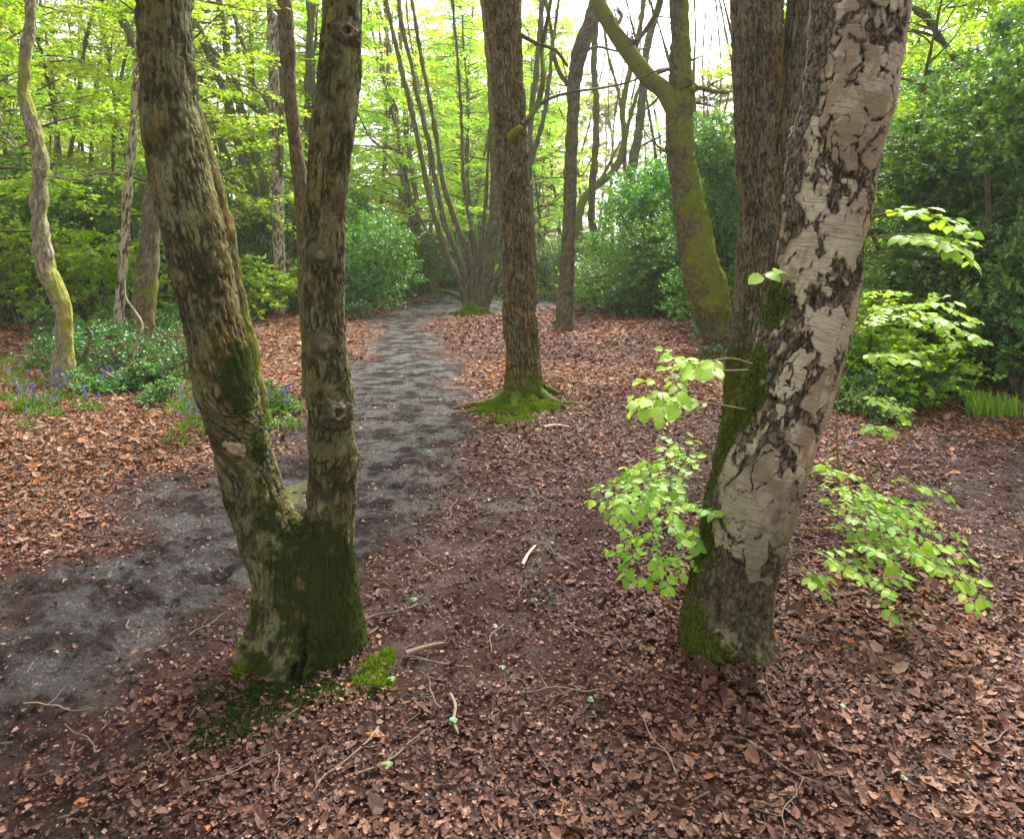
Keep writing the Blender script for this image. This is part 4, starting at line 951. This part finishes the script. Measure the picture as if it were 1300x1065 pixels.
# far ground cover, grass and bluebells
def grass_patch(name, centers, n, h, mat='grass', seed=0, kind='stuff', label=None, width=.006, lean=.5):
    g = np.random.default_rng(seed); c = np.array([[*G(x, y)[:2], r] for x, y, r in centers]); wts = c[:, 2] ** 2; k = g.choice(len(c), n, p=wts / wts.sum())
    a = g.uniform(0, 2 * np.pi, n); q = np.sqrt(g.random(n)) * c[k, 2]; x = c[k, 0] + np.cos(a) * q; y = c[k, 1] + np.sin(a) * q
    cl = fbm(A3(x * 2.5, y * 2.5), 3, 3); ok = cl > -.25; x, y = x[ok], y[ok]; n = len(x); z = gz(x, y)
    az = g.uniform(0, 2 * np.pi, n); d = np.stack([np.cos(az), np.sin(az), 0 * az], 1); s_ = np.stack([-np.sin(az), np.cos(az), 0 * az], 1); H = h * g.uniform(.5, 1.2, n)[:, None]; le = g.uniform(.2, 1, n)[:, None] * lean
    b = np.stack([x, y, z - .005], 1); up = np.array([0, 0, 1.])
    m1 = b + up * H * .6 + d * H * le * .35; t = b + up * H * (1 - le * .4) + d * H * le
    W = np.stack([b - s_ * width, b + s_ * width, m1 + s_ * width * .8, m1 - s_ * width * .8, t], 1).reshape(-1, 3); i = np.arange(n)[:, None] * 5
    F = [i + np.array([[0, 1, 2, 3]]), i + np.array([[3, 2, 4]])]
    return tag(mk(name, W, F, M[mat], {'rnd': np.repeat(g.random(n), 5)}), label, 'grass' if kind == 'stuff' else 'grass tuft', None, kind)
grass_patch('ground_cover', [(20, 398, 2.2), (80, 392, 2.4), (150, 396, 2.0), (220, 398, 1.8), (240, 385, 2.5), (330, 388, 2.0), (0, 380, 2.5), (120, 380, 2.5), (120, 420, 1.0), (180, 415, .9), (400, 386, 1.4)], 26000, .16, 'grass', 1, label='low green woodland plants under the left shrubs', width=.016, lean=1.1)
grass_patch('ground_cover', [(10, 500, .55), (50, 520, .4), (90, 470, .8), (140, 470, .7), (200, 480, .6), (0, 460, .5), (230, 560, .18), (225, 520, .3), (340, 540, .25), (360, 525, .25), (240, 500, .35), (370, 545, .15)], 4200, .13, 'grass', 2, label='thin grass and bluebell leaves around the holly seedlings', width=.005, lean=.9)
grass_patch('grass_cover', [(830, 364, 1.6), (800, 362, 2.0), (760, 360, 2.0), (850, 376, .9), (720, 358, 2.0), (805, 392, .25), (790, 398, .3), (900, 400, .8), (880, 390, .7), (610, 372, 2.5)], 9000, .13, 'grass', 3, label='bright grass at the far edge of the clearing', width=.014, lean=1)
grass_patch('grass_cover', [(1060, 480, .5), (1110, 490, .5), (1150, 500, .4), (1200, 470, .7), (1180, 520, .15), (1100, 525, .2), (1050, 510, .3), (1240, 475, .6)], 3600, .14, 'grass', 4, label='green grass blades under the shrubs right of the birch', width=.005, lean=.8)
grass_patch('grass_tuft', [(1278, 532, .30)], 620, .24, 'hazel', 6, 'thing', 'bright green grass tuft at the right edge of the litter', .006, .45)
def bluebell():
    root = bpy.data.objects.new('bluebell', None); COL.objects.link(root); g = np.random.default_rng(5)
    q = np.array([[0, 0, 0], [.005, 0, .10], [.02, 0, .18], [.055, 0, .225]]); t = tube(q, [.0022, .002, .0016, .001], 5, .03, 0, wob=0)
    LV, LF = place_leaves(T4, np.zeros((5, 3)), np.array([[1, .2, 1.2], [-1, .3, 1], [.2, 1, 1], [-.3, -1, 1.2], [.7, -.7, .8]]), np.array([[0, 0, 1.]] * 5), .16, .16)
    V, F, a = join([t]); mk('stalk', V, F, M['grass'], {'rnd': np.full(len(V), .4)}, True, root)
    mk('foliage', LV, LF, M['grass'], {'rnd': np.full(len(LV), .6)}, False, root)
    pos = np.array([[.015 + .010 * k, (.008 if k % 2 else -.008), .165 + .014 * k - (.018 if k > 3 else 0)] for k in range(6)])
    bv, bf = [], []; off = 0
    for p in pos:
        for k in range(6):
            a0, a1 = k * math.pi / 3, (k + 1) * math.pi / 3
            bv += [p, p + [.006 * math.cos(a0), .006 * math.sin(a0), -.010], p + [.011 * math.cos((a0 + a1) / 2), .011 * math.sin((a0 + a1) / 2), -.024], p + [.006 * math.cos(a1), .006 * math.sin(a1), -.010]]
            bf.append([off, off + 1, off + 2, off + 3]); off += 4
    mk('flower', np.array(bv), np.array(bf), M['bell'], {'rnd': np.repeat(g.random(len(bf)), 4)}, False, root)
    return root
bb = bluebell(); used.discard(bb.name)
def bpos():
    L = []
    for cx, cy, rx, ry, n in [(60, 500, 85, 44, 26), (90, 480, 80, 35, 12), (40, 520, 30, 12, 6), (170, 470, 70, 30, 8), (245, 545, 22, 22, 12), (345, 525, 22, 12, 6), (100, 388, 110, 12, 34), (220, 395, 60, 10, 14), (10, 385, 40, 10, 8)]:
        for _ in range(n): L.append((g.normal(cx, rx * .5), min(560, max(374, g.normal(cy, ry * .5)))))
    return L
for i, (x, y) in enumerate(bpos()):
    p = G(x, y); f = bb.name not in used; used.add(bb.name)
    put(bb, p[0], p[1], g.uniform(0, 6), g.uniform(.7, 1.15) * (1.0 if y > 450 else 1.5), 'violet-blue bluebell flowering at the left of the path', 'bluebell', 'bluebells', first=f)

# ------------------------------------------------------------------ leaf litter
def litter():
    g = np.random.default_rng(21); X, Y, SZ = [], [], []
    def band(y0, y1, dens, sz):
        hw = lambda y: y * .74 + .35
        A = (y1 - y0) * (hw(y0) + hw(y1)); n = int(A * dens); y = g.uniform(y0, y1, n); x = g.uniform(-1, 1, n) * hw(y); X.append(x); Y.append(y); SZ.append(np.clip(np.exp(g.normal(-.25, .50, n)), .25, 1.7) * sz)
    band(1.5, 3.0, 7000, .026); band(3.0, 4.5, 5200, .029); band(4.5, 7, 2700, .037); band(7, 11, 1200, .050); band(11, 17, 480, .070); band(17, 30, 110, .11)
    x, y, sz = map(np.concatenate, (X, Y, SZ)); m = mud(x, y)
    cl = fbm(A3(x * 1.8, y * 1.8, 7), 3, 301)
    keep = g.random(len(x)) < np.clip(1 - .97 * m ** .6, 0, 1) * (.75 + .5 * cl).clip(.35, 1); x, y, sz, m, cl = x[keep], y[keep], sz[keep], m[keep], cl[keep]
    n = len(x); big = g.random(n) < .05; sz = sz * np.where(big, 1.6, 1) * (1 - .45 * m)
    # whole larger leaves collect below the birch and at the left
    cb = G(1100, 850); wb = np.exp(-(((x - cb[0]) / 1.1) ** 2 + ((y - cb[1]) / .7) ** 2)); sz = sz * (1 + .3 * wb * (g.random(n) < .5))
    pos = np.stack([x, y, gz(x, y) + .006 + g.random(n) * .020 * (1 - m)], 1)
    az = g.uniform(0, 2 * np.pi, n); f = np.stack([np.cos(az), np.sin(az), g.normal(0, .12, n)], 1); up = np.stack([g.normal(0, .24, n), g.normal(0, .24, n), np.ones(n)], 1)
    V, F = place_leaves(TL, pos, f, up, sz, 1.0, g.normal(.08, .26, n), g.uniform(.45, 1.15, n))
    light = sstep(-.3, .5, fbm(A3(x * .7, y * .7), 2, 305) + .25 * (x < -1.2) + .3 * ((x > 1.5) & (y > 5)) + .05)  # sunlit ground painted as paler leaves, at the left and further right
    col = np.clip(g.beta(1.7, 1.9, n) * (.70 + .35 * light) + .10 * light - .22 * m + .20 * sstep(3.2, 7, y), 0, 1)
    col = np.where(g.random(n) < .012, 1.0, col)
    # crumbs and broken fragments between the leaves, and trodden into the mud
    nc = 90000; yc = 1.5 + 6.5 * g.random(nc) ** 1.35; xc = g.uniform(-1, 1, nc) * (yc * .74 + .35); mc = mud(xc, yc); kc = g.random(nc) > mc * .80; xc, yc, mc = xc[kc], yc[kc], mc[kc]; nc = len(xc)
    ac = g.uniform(0, 2 * np.pi, nc); V2, F2 = place_leaves(T4, np.stack([xc, yc, gz(xc, yc) + .012 + g.random(nc) * .018 - .004 * mc], 1), np.stack([np.cos(ac), np.sin(ac), g.normal(0, .3, nc)], 1),
        np.stack([g.normal(0, .4, nc), g.normal(0, .4, nc), np.ones(nc)], 1), np.clip(np.exp(g.normal(0, .45, nc)), .4, 2.5) * (.0065 + .0018 * yc))
    cc = np.clip(g.beta(1.6, 2.0, nc) - .12 * mc, 0, 1); F2 = F2 + len(V); V = np.concatenate([V, V2])
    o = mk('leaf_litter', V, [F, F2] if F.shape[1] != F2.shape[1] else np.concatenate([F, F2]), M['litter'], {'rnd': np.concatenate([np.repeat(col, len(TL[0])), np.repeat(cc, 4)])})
    tag(o, 'brown fallen leaves covering the woodland floor', 'leaf litter', None, 'stuff'); print('litter leaves', n)
litter()
# short debris: bits of twig among the leaves
def debris():
    g = np.random.default_rng(31); n = 1600; y = 1.6 + 9 * g.random(n) ** 1.8; x = g.uniform(-.8, .8, n) * y; m = mud(x, y); k = g.random(n) > m * .75; x, y = x[k], y[k]; n = len(x)
    az = g.uniform(0, np.pi, n); L = g.uniform(.008, .030, n) * (1 + .1 * y); w_ = g.uniform(.0010, .0022, n) * (1 + .15 * y)
    d = np.stack([np.cos(az), np.sin(az), g.normal(0, .12, n)], 1); s_ = np.stack([-np.sin(az), np.cos(az), 0 * az], 1); c = np.stack([x, y, gz(x, y) + .018], 1); up = np.array([0, 0, 1.])
    a, b = c - d * L[:, None], c + d * L[:, None] + s_ * (L * .2)[:, None]; w_ = w_[:, None]
    W = np.stack([a - s_ * w_, a + s_ * w_, a + up * w_ * 1.8, b - s_ * w_, b + s_ * w_, b + up * w_ * 1.8], 1).reshape(-1, 3); i = np.arange(n)[:, None] * 6
    F = np.concatenate([i + np.array([q]) for q in ([0, 1, 4, 3], [1, 2, 5, 4], [2, 0, 3, 5])])
    tag(mk('twig_debris', W, F, M['twig']), 'tiny broken twigs scattered through the leaf litter', 'twig debris', None, 'stuff')
debris()
# fallen twigs one could count
tw = []
for k in range(6):
    g2 = np.random.default_rng(400 + k); L = .34; q = [np.zeros(3)]; d = np.array([1., 0, 0])
    for j in range(6): d = d + g2.normal(0, .28, 3) * np.array([1, 1, .25]); d /= np.linalg.norm(d); q.append(q[-1] + d * L / 6)
    q = np.array(q); q[:, 2] = np.abs(q[:, 2]) * .4; parts = [tube(q, np.linspace(.0042, .0018, 7), 7, .02, k, wob=.15)]
    for j in range(2 if k % 2 else 1):
        a = q[2 + 2 * j]; dd = np.array([.6, (-1) ** j * .8, .1]); parts.append(tube([a, a + dd * .04, a + dd * .08 + g2.normal(0, .01, 3)], [.0024, .0018, .001], 5, .02, k, wob=0))
    V, F, a_ = join(parts); o = mk('fallen_twig', V, F, M['twig'], None, True); tw.append(o)
spots = [(600, 850), (885, 850), (350, 960), (250, 1000), (1240, 960), (1010, 1010), (610, 690), (505, 660), (30, 900), (120, 960), (910, 620), (760, 880), (1150, 720), (480, 800),
         (560, 905), (455, 990), (800, 700), (660, 760), (730, 720), (640, 795), (520, 840), (580, 640), (770, 560), (950, 960), (1130, 790), (1190, 900), (560, 720), (700, 1010), (860, 1000), (1080, 1000),
         (100, 690), (20, 700), (60, 720), (170, 655), (75, 640), (240, 810), (480, 930), (420, 860), (830, 780), (790, 830), (1040, 870), (1220, 760), (1150, 660), (640, 600), (530, 770), (720, 790), (610, 540), (1250, 830), (980, 905), (150, 600), (700, 640), (1210, 690)]
for i, (x, y) in enumerate(spots):
    p = G(x, y); src = tw[i % 6]; o = src if i < 6 else src.copy()
    if i >= 6: COL.objects.link(o)
    o.location = (p[0], p[1], float(gz(np.array([p[0]]), np.array([p[1]]))[0]) + .022); o.rotation_euler = (0, 0, g.uniform(0, 6)); s = g.uniform(.45, .95); o.scale = (s, s, s)
    tag(o, 'thin bent brown twig lying on the leaf litter', 'twig', 'fallen twigs on the woodland floor')
def stick(name, pp, w0, w1, mat, lab, zoff=.03):
    q = [G1(x, y) + np.array([0, 0, zoff]) for x, y in pp]; D = q[0][1]
    t = tube(q, np.linspace(w0, w1, len(q)) / 2 / FPX * D, 10, .02, 3, wob=.15); tag(mk(name, t[0], t[1], M[mat], t[2], True, None, q[0]), lab, 'stick')
stick('fallen_stick', [(663, 720), (670, 706), (679, 696)], 5, 3, 'palewood', 'short pale split stick on the trodden mud in the middle')
stick('fallen_stick', [(572, 890), (578, 905), (576, 925), (580, 938)], 5, 3, 'twig', 'upright-lying bent stick below the middle of the picture')
stick('fallen_stick', [(515, 836), (545, 826), (562, 822)], 7, 4, 'twig', 'dark stick right of the mossy foot of the forked oak')
stick('fallen_log', [(560, 371), (572, 373), (588, 379)], 6, 5, 'twig', 'dark short log left of the coppiced tree foot', .08)
stick('fallen_stick', [(690, 549), (706, 546), (722, 548)], 5, 3, 'palewood', 'orange-brown stick in front of the moss pad')
# bent pale stem in the seedlings at the left
def bent():
    pp = [(128, 470, 8.1), (150, 480, 8), (165, 462, 8), (170, 440, 8), (181, 415, 8.1), (172, 396, 8.2), (160, 378, 8.3), (158, 350, 8.4)]
    q = [P(*p) for p in pp]; t = tube(q, np.linspace(4.5, 2, len(q)) / 2 / FPX * 8, 8, .03, 1); o = mk('arching_sapling', t[0], t[1], M['pale'], t[2], True, None, q[0]); tag(o, 'bare pale stem arching over the holly seedlings on the left', 'sapling')
bent()

# ------------------------------------------------------------------ moss pads on the ground
def moss_pad(lab, blobs, seed, bright='mossb', n=30000, hgt=.05, ln=(.008, .020), thr=.15):
    c0 = G1(*blobs[0][:2]); W = [(G(x, y), rx, ry, h) for x, y, rx, ry, h in blobs]
    x0 = min(c[0] - 1.5 * rx for c, rx, ry, h in W) - .05; x1 = max(c[0] + 1.5 * rx for c, rx, ry, h in W) + .05; y0 = min(c[1] - 1.5 * ry for c, rx, ry, h in W) - .05; y1 = max(c[1] + 1.5 * ry for c, rx, ry, h in W) + .05
    st = .010; X, Y = np.meshgrid(np.arange(x0, x1, st), np.arange(y0, y1, st)); q = A3(X.ravel(), Y.ravel())
    nn = fbm(q * 9, 4, seed).reshape(X.shape); H = np.full(X.shape, -1.)
    for c, rx, ry, h in W: H = np.maximum(H, h * (1 - ((X - c[0]) / rx) ** 2 - ((Y - c[1]) / ry) ** 2 + nn * .75))
    H = np.clip(H, -.02, None) + np.abs(fbm(q * 22, 3, seed + 3)).reshape(X.shape) * .012 * (H > 0)
    Z = gz(X, Y) + H; V = np.stack([X, Y, Z], -1).reshape(-1, 3); ny, nx = X.shape
    i = (np.arange(ny - 1)[:, None] * nx + np.arange(nx - 1)[None, :]).ravel(); F = np.stack([i, i + 1, i + nx + 1, i + nx], 1); hm = H.ravel(); F = F[(hm[F] > -.015).all(1)]
    if len(F) == 0: return
    uq, inv = np.unique(F, return_inverse=True); V = V[uq]; hm = hm[uq]; F = inv.reshape(F.shape)
    r_ = tag(mk('moss_patch', V, F, M[bright], {'rnd': np.clip(.2 + .3 * np.random.default_rng(seed).random(len(V)), 0, 1)}, True, None, c0), lab, 'moss')
    fuzz('moss_shoots', verts(r_), normals(r_), np.where(hm > 0, 1., 0.02), n, M[bright], r_, ln, .0028, None, seed)
moss_pad('bright green moss pad at the foot of the orange-stained trunk', [(655, 522, .34, .30, .08), (622, 526, .20, .16, .04), (688, 520, .20, .16, .05), (642, 538, .16, .14, .03), (668, 536, .12, .12, .03)], 1)
moss_pad('small vivid moss cushion right of the foot of the forked oak', [(482, 850, .08, .09, .018), (470, 866, .08, .06, .014), (495, 832, .04, .05, .014)], 2, n=6500)
moss_pad('dull moss carpet in front of the forked oak', [(330, 880, .22, .12, .012), (300, 920, .14, .14, .012), (345, 900, .12, .1, .01), (265, 940, .09, .10, .010), (395, 880, .12, .07, .010)], 3, 'mossy', 14000, ln=(.005, .012))
moss_pad('mossy cushion at the foot of the coppiced tree', [(602, 396, .35, .3, .22), (590, 398, .25, .2, .12)], 4, n=6000, ln=(.03, .06))
moss_pad('thin moss strip at the foot of the slender trunk', [(712, 416, .35, .2, .05)], 5, n=4000, ln=(.02, .04))
moss_pad('moss tuft at the lower left of the forked oak', [(322, 812, .05, .05, .02), (310, 850, .04, .05, .015)], 6, n=3500)
moss_pad('mossy hummock on the litter bank at the right', [(815, 394, .5, .4, .10)], 7, n=5000, ln=(.02, .05))

# ------------------------------------------------------------------ leafy sprays near the birch
def spray(g, pp, leaf, ntw, twl, seed=0, droop=.05, dens=1.0, tl=(.35, 1), stemr=.0035, mat='hazel', side_flat=.09):
    """a leafy branch with alternate side twigs, leaves in flat layers"""
    q = np.array([P(*p) for p in pp]); C, _ = resample(q, np.ones(len(q)), .02); L = len(C)
    tubes = [tube(q, np.linspace(stemr, stemr * .4, len(q)), 6, .03, seed, wob=0)]; LP, LF, LU = [], [], []
    def along(Cc, step):
        k = 0; acc = 0; last = Cc[0]; sgn = 1
        for i in range(1, len(Cc)):
            acc += np.linalg.norm(Cc[i] - Cc[i - 1])
            if acc >= step * g.uniform(.7, 1.3) or i == len(Cc) - 1:
                acc = 0; sgn = -sgn; t = Cc[i] - Cc[i - 1]; t /= np.linalg.norm(t) + 1e-9; s_ = np.cross(t, [0, 0, 1]); s_ /= np.linalg.norm(s_) + 1e-9
                f = t * (.55 if i < len(Cc) - 1 else 1.5) + s_ * sgn * .9 + np.array([0, 0, -.22]) + g.normal(0, .15, 3)
                LP.append(Cc[i]); LF.append(f); LU.append(np.array([0, 0, 1.]) + g.normal(0, .25, 3) - s_ * sgn * .1 + np.array([0, -.25, 0]))
    for k in range(ntw):
        u = tl[0] + (tl[1] - tl[0]) * (k + g.random() * .6) / ntw; i = min(L - 2, int(u * (L - 1))); a = C[i]; t = C[i + 1] - C[i]; t /= np.linalg.norm(t); s_ = np.cross(t, [0, 0, 1]); s_ /= np.linalg.norm(s_) + 1e-9
        d = t * .75 + s_ * (1 if k % 2 else -1) * g.uniform(.6, 1.0) + np.array([0, 0, g.normal(0, side_flat)]); d /= np.linalg.norm(d); l = twl * g.uniform(.7, 1.6) * (1.1 - .4 * u); w_ = [a]
        for j in range(4): d = d + np.array([0, 0, -droop]) * .5 + g.normal(0, .08, 3); d /= np.linalg.norm(d); w_.append(w_[-1] + d * l / 4)
        w_ = np.array(w_); tubes.append(tube(w_, np.linspace(.0020, .0009, 5), 5, .03, k, wob=0)); Cw, _ = resample(w_, np.ones(5), .008); along(Cw, leaf * .40 / dens)
    along(C[int(tl[0] * L):], leaf * .9 / dens)
    return tubes, LP, LF, LU
def leafy(parent_name, label, cat, sprays, leaf, seed, mat='hazel', stem=None, parent=None, base=None, T=TH, childname=None, asp=1.0, dens=1.0):
    g = np.random.default_rng(seed); tubes, LP, LF, LU = [], [], [], []
    for pp, ntw, twl in sprays:
        a, b, c, d = spray(g, pp, leaf, ntw, twl, dens=dens); tubes += a; LP += b; LF += c; LU += d
    if stem is not None: tubes.append(tube([P(*p) for p in stem[0]], np.linspace(stem[1], stem[2], len(stem[0])), 8, .03, 1))
    n = len(LP); V, F = place_leaves(T, np.array(LP), np.array(LF), np.array(LU), leaf * g.uniform(.45, 1.25, n), asp, g.normal(-.05, .12, n))
    TV, TF, TA = join(tubes)
    if parent is None:
        root = empty(parent_name, base, label, cat); mk('stem', TV, TF, M['stem'], TA, True, root, base); lp = root; loc = base
    else:
        root = mk(childname or 'leafy_shoot', TV, TF, M['stem'], TA, True, parent, base); lp = root; loc = base
    mk('foliage', V, F, M[mat], {'rnd': np.repeat(g.beta(1.1, 1.1, n), len(T[0]))}, True, lp, loc)
    return root
b1 = G1(900, 800)
leafy('hazel_sapling', 'bright green sapling spreading leafy fans low on the left of the birch', 'sapling', [
    ([(905, 640, 3.0), (880, 612, 2.95), (845, 605, 2.9), (800, 620, 2.8), (772, 650, 2.75)], 9, .16),
    ([(905, 650, 3.0), (880, 600, 3.1), (850, 585, 3.15), (820, 590, 3.2), (795, 605, 3.2)], 8, .15),
    ([(908, 690, 3.0), (880, 670, 2.9), (850, 668, 2.8), (815, 690, 2.72), (790, 715, 2.7)], 8, .15),
    ([(908, 640, 3.1), (895, 600, 3.15), (870, 575, 3.2), (840, 570, 3.2)], 6, .12),
    ([(908, 705, 2.95), (880, 705, 2.85), (850, 715, 2.75), (825, 738, 2.7)], 6, .12),
    ([(915, 680, 3.0), (900, 655, 2.85), (870, 640, 2.75), (830, 650, 2.68)], 8, .15), ([(915, 620, 3.05), (880, 625, 3.05), (830, 630, 3.05), (785, 640, 3.0)], 8, .16)], .037, 51, 'hazel', ([(906, 812, 3.05), (912, 760, 3.05), (908, 700, 3.02), (906, 640, 3.02), (900, 590, 3.1)], .006, .003), base=b1, asp=1.05)
b2 = G1(1005, 790)
leafy('hazel_sapling', 'bright green sapling sending long leafy sprays to the right of the birch', 'sapling', [
    ([(1000, 700, 3.1), (1050, 690, 3.0), (1110, 690, 2.9), (1170, 705, 2.8), (1232, 738, 2.72)], 12, .20),
    ([(1000, 650, 3.15), (1040, 625, 3.15), (1090, 625, 3.15), (1140, 640, 3.1)], 8, .17),
    ([(1000, 700, 3.1), (1030, 700, 2.95), (1070, 715, 2.85), (1105, 728, 2.8), (1130, 750, 2.75)], 8, .14),
    ([(1000, 620, 3.2), (1030, 600, 3.3), (1060, 598, 3.4), (1085, 604, 3.4)], 6, .12),
    ([(1000, 660, 3.1), (1050, 655, 3.05), (1100, 655, 3.0), (1150, 665, 2.95)], 8, .16),
    ([(1120, 650, 3.1), (1160, 655, 3.05), (1200, 672, 3.0), (1222, 682, 3.0)], 2, .08),
    ([(1100, 600, 3.5), (1130, 608, 3.5), (1165, 617, 3.5), (1192, 622, 3.5)], 4, .10),
    ([(1000, 670, 3.1), (1060, 672, 3.1), (1120, 680, 3.05), (1180, 700, 3.0)], 10, .18), ([(1000, 640, 3.2), (1050, 640, 3.3), (1100, 645, 3.35), (1160, 650, 3.35)], 9, .18), ([(1000, 720, 3.0), (1020, 725, 2.95), (1045, 740, 2.9)], 4, .10)], .037, 52, 'hazel', ([(1003, 800, 3.1), (1000, 740, 3.12), (998, 680, 3.13), (1002, 620, 3.2), (1006, 590, 3.25)], .006, .003), base=b2, asp=1.05)
b3 = G1(1075, 620)
leafy('hazel_sapling', 'yellow-green sapling standing behind the birch, layered sprays at chest height on the right', 'sapling', [
    ([(1070, 470, 4.3), (1090, 425, 4.3), (1130, 405, 4.2), (1180, 405, 4.1), (1225, 422, 4.0)], 10, .22),
    ([(1070, 440, 4.4), (1100, 400, 4.5), (1140, 390, 4.5), (1180, 385, 4.5), (1205, 390, 4.5)], 8, .2),
    ([(1068, 480, 4.3), (1090, 455, 4.2), (1125, 448, 4.1), (1160, 452, 4.0)], 7, .18),
    ([(1068, 520, 4.3), (1085, 505, 4.2), (1110, 508, 4.1), (1150, 520, 4.0)], 5, .14),
    ([(1065, 540, 4.3), (1085, 538, 4.2), (1110, 542, 4.1), (1130, 550, 4.0)], 4, .10), ([(1070, 420, 4.4), (1085, 390, 4.5), (1110, 370, 4.6), (1150, 372, 4.6)], 5, .15)], .050, 53, 'yellow',
    ([(1066, 625, 4.3), (1062, 540, 4.35), (1066, 470, 4.35), (1068, 420, 4.4)], .008, .004), base=b3, asp=1.05)
leafy(None, None, None, [([(955, 462, 2.72), (925, 455, 2.66), (885, 465, 2.6), (850, 490, 2.55), (818, 518, 2.5)], 8, .13), ([(950, 470, 2.75), (915, 470, 2.75), (880, 462, 2.75), (850, 455, 2.75)], 7, .12),
    ([(948, 520, 2.75), (900, 512, 2.8), (860, 510, 2.85), (820, 512, 2.85)], 8, .12)], .050, 54, 'yellow', None, BIRCH, BB, childname='leafy_shoot', asp=1.1)
leafy(None, None, None, [([(1085, 292, 2.85), (1110, 275, 2.8), (1150, 268, 2.75), (1190, 275, 2.7), (1215, 285, 2.68)], 8, .11), ([(1085, 300, 2.85), (1120, 300, 2.75), (1160, 298, 2.68), (1200, 308, 2.62), (1225, 318, 2.6)], 9, .12)],
    .050, 55, 'yellow', None, BIRCH, BB, childname='leafy_shoot', asp=1.15)
leafy(None, None, None, [([(985, 350, 2.75), (978, 345, 2.68), (968, 350, 2.62)], 1, .05)], .06, 56, 'yellow', None, BIRCH, BB, childname='leafy_shoot', asp=1.1)
leafy(None, None, None, [([(244, 75, 2.75), (262, 84, 2.7), (282, 92, 2.65), (296, 96, 2.6)], 3, .05)], .026, 61, 'yellow', None, FORK, FB, childname='leafy_shoot')
leafy(None, None, None, [([(240, -14, 2.8), (262, 0, 2.75), (300, 10, 2.7), (335, 15, 2.65), (362, 10, 2.6), (374, 0, 2.6)], 2, .05)], .022, 62, 'yellow', None, FORK, FB, childname='leafy_shoot')
# dark little holly sprig left of the birch
leafy('holly_sprig', 'thin dark holly sprig rising among the bright leaves left of the birch', 'holly sprig', [([(885, 700, 3.3), (872, 640, 3.3), (860, 600, 3.3), (845, 572, 3.3)], 6, .10), ([(872, 640, 3.3), (850, 570, 3.4), (846, 540, 3.4)], 4, .08)], .028, 57, 'holly', ([(895, 745, 3.3), (885, 700, 3.3), (872, 640, 3.3)], .004, .003), base=G1(895, 745), T=T6, asp=.9)

# fallen fresh green leaves and catkins
gl = None
for i, (x, y) in enumerate([(528, 768), (790, 640), (640, 855), (500, 870), (660, 600), (545, 580), (700, 470), (760, 470), (1070, 915), (200, 880), (425, 720), (620, 560), (575, 925), (780, 480), (495, 985), (1150, 1010), (60, 640), (85, 605), (750, 900)]):
    p = G1(x, y)
    if gl is None:
        V, F = place_leaves(TH, np.array([[0, -.02, 0.], [.01, 0, .004]]), np.array([[.2, 1, .1], [1, .3, .2]]), np.array([[0, 0, 1.], [.2, 0, 1]]), np.array([.045, .03])); gl = mk('green_leaf', V, F, M['fern'], {'rnd': np.full(len(V), .5)}, True); o = gl
    else: o = gl.copy(); COL.objects.link(o)
    o.location = (p[0], p[1], p[2] + .035); o.rotation_euler = (0, 0, g.uniform(0, 6)); s = g.uniform(.35, .7) * (1.4 if y < 600 else 1); o.scale = (s, s, s)
    tag(o, 'fresh green leaf lying on the brown litter', 'leaf', 'green leaves fallen on the floor')
for p in protosA + protosG + protosB + protosC + poles + hollyN + hollyM + hazelM + low + lowf:
    if p.name not in used: raise RuntimeError('unused prototype ' + p.name)
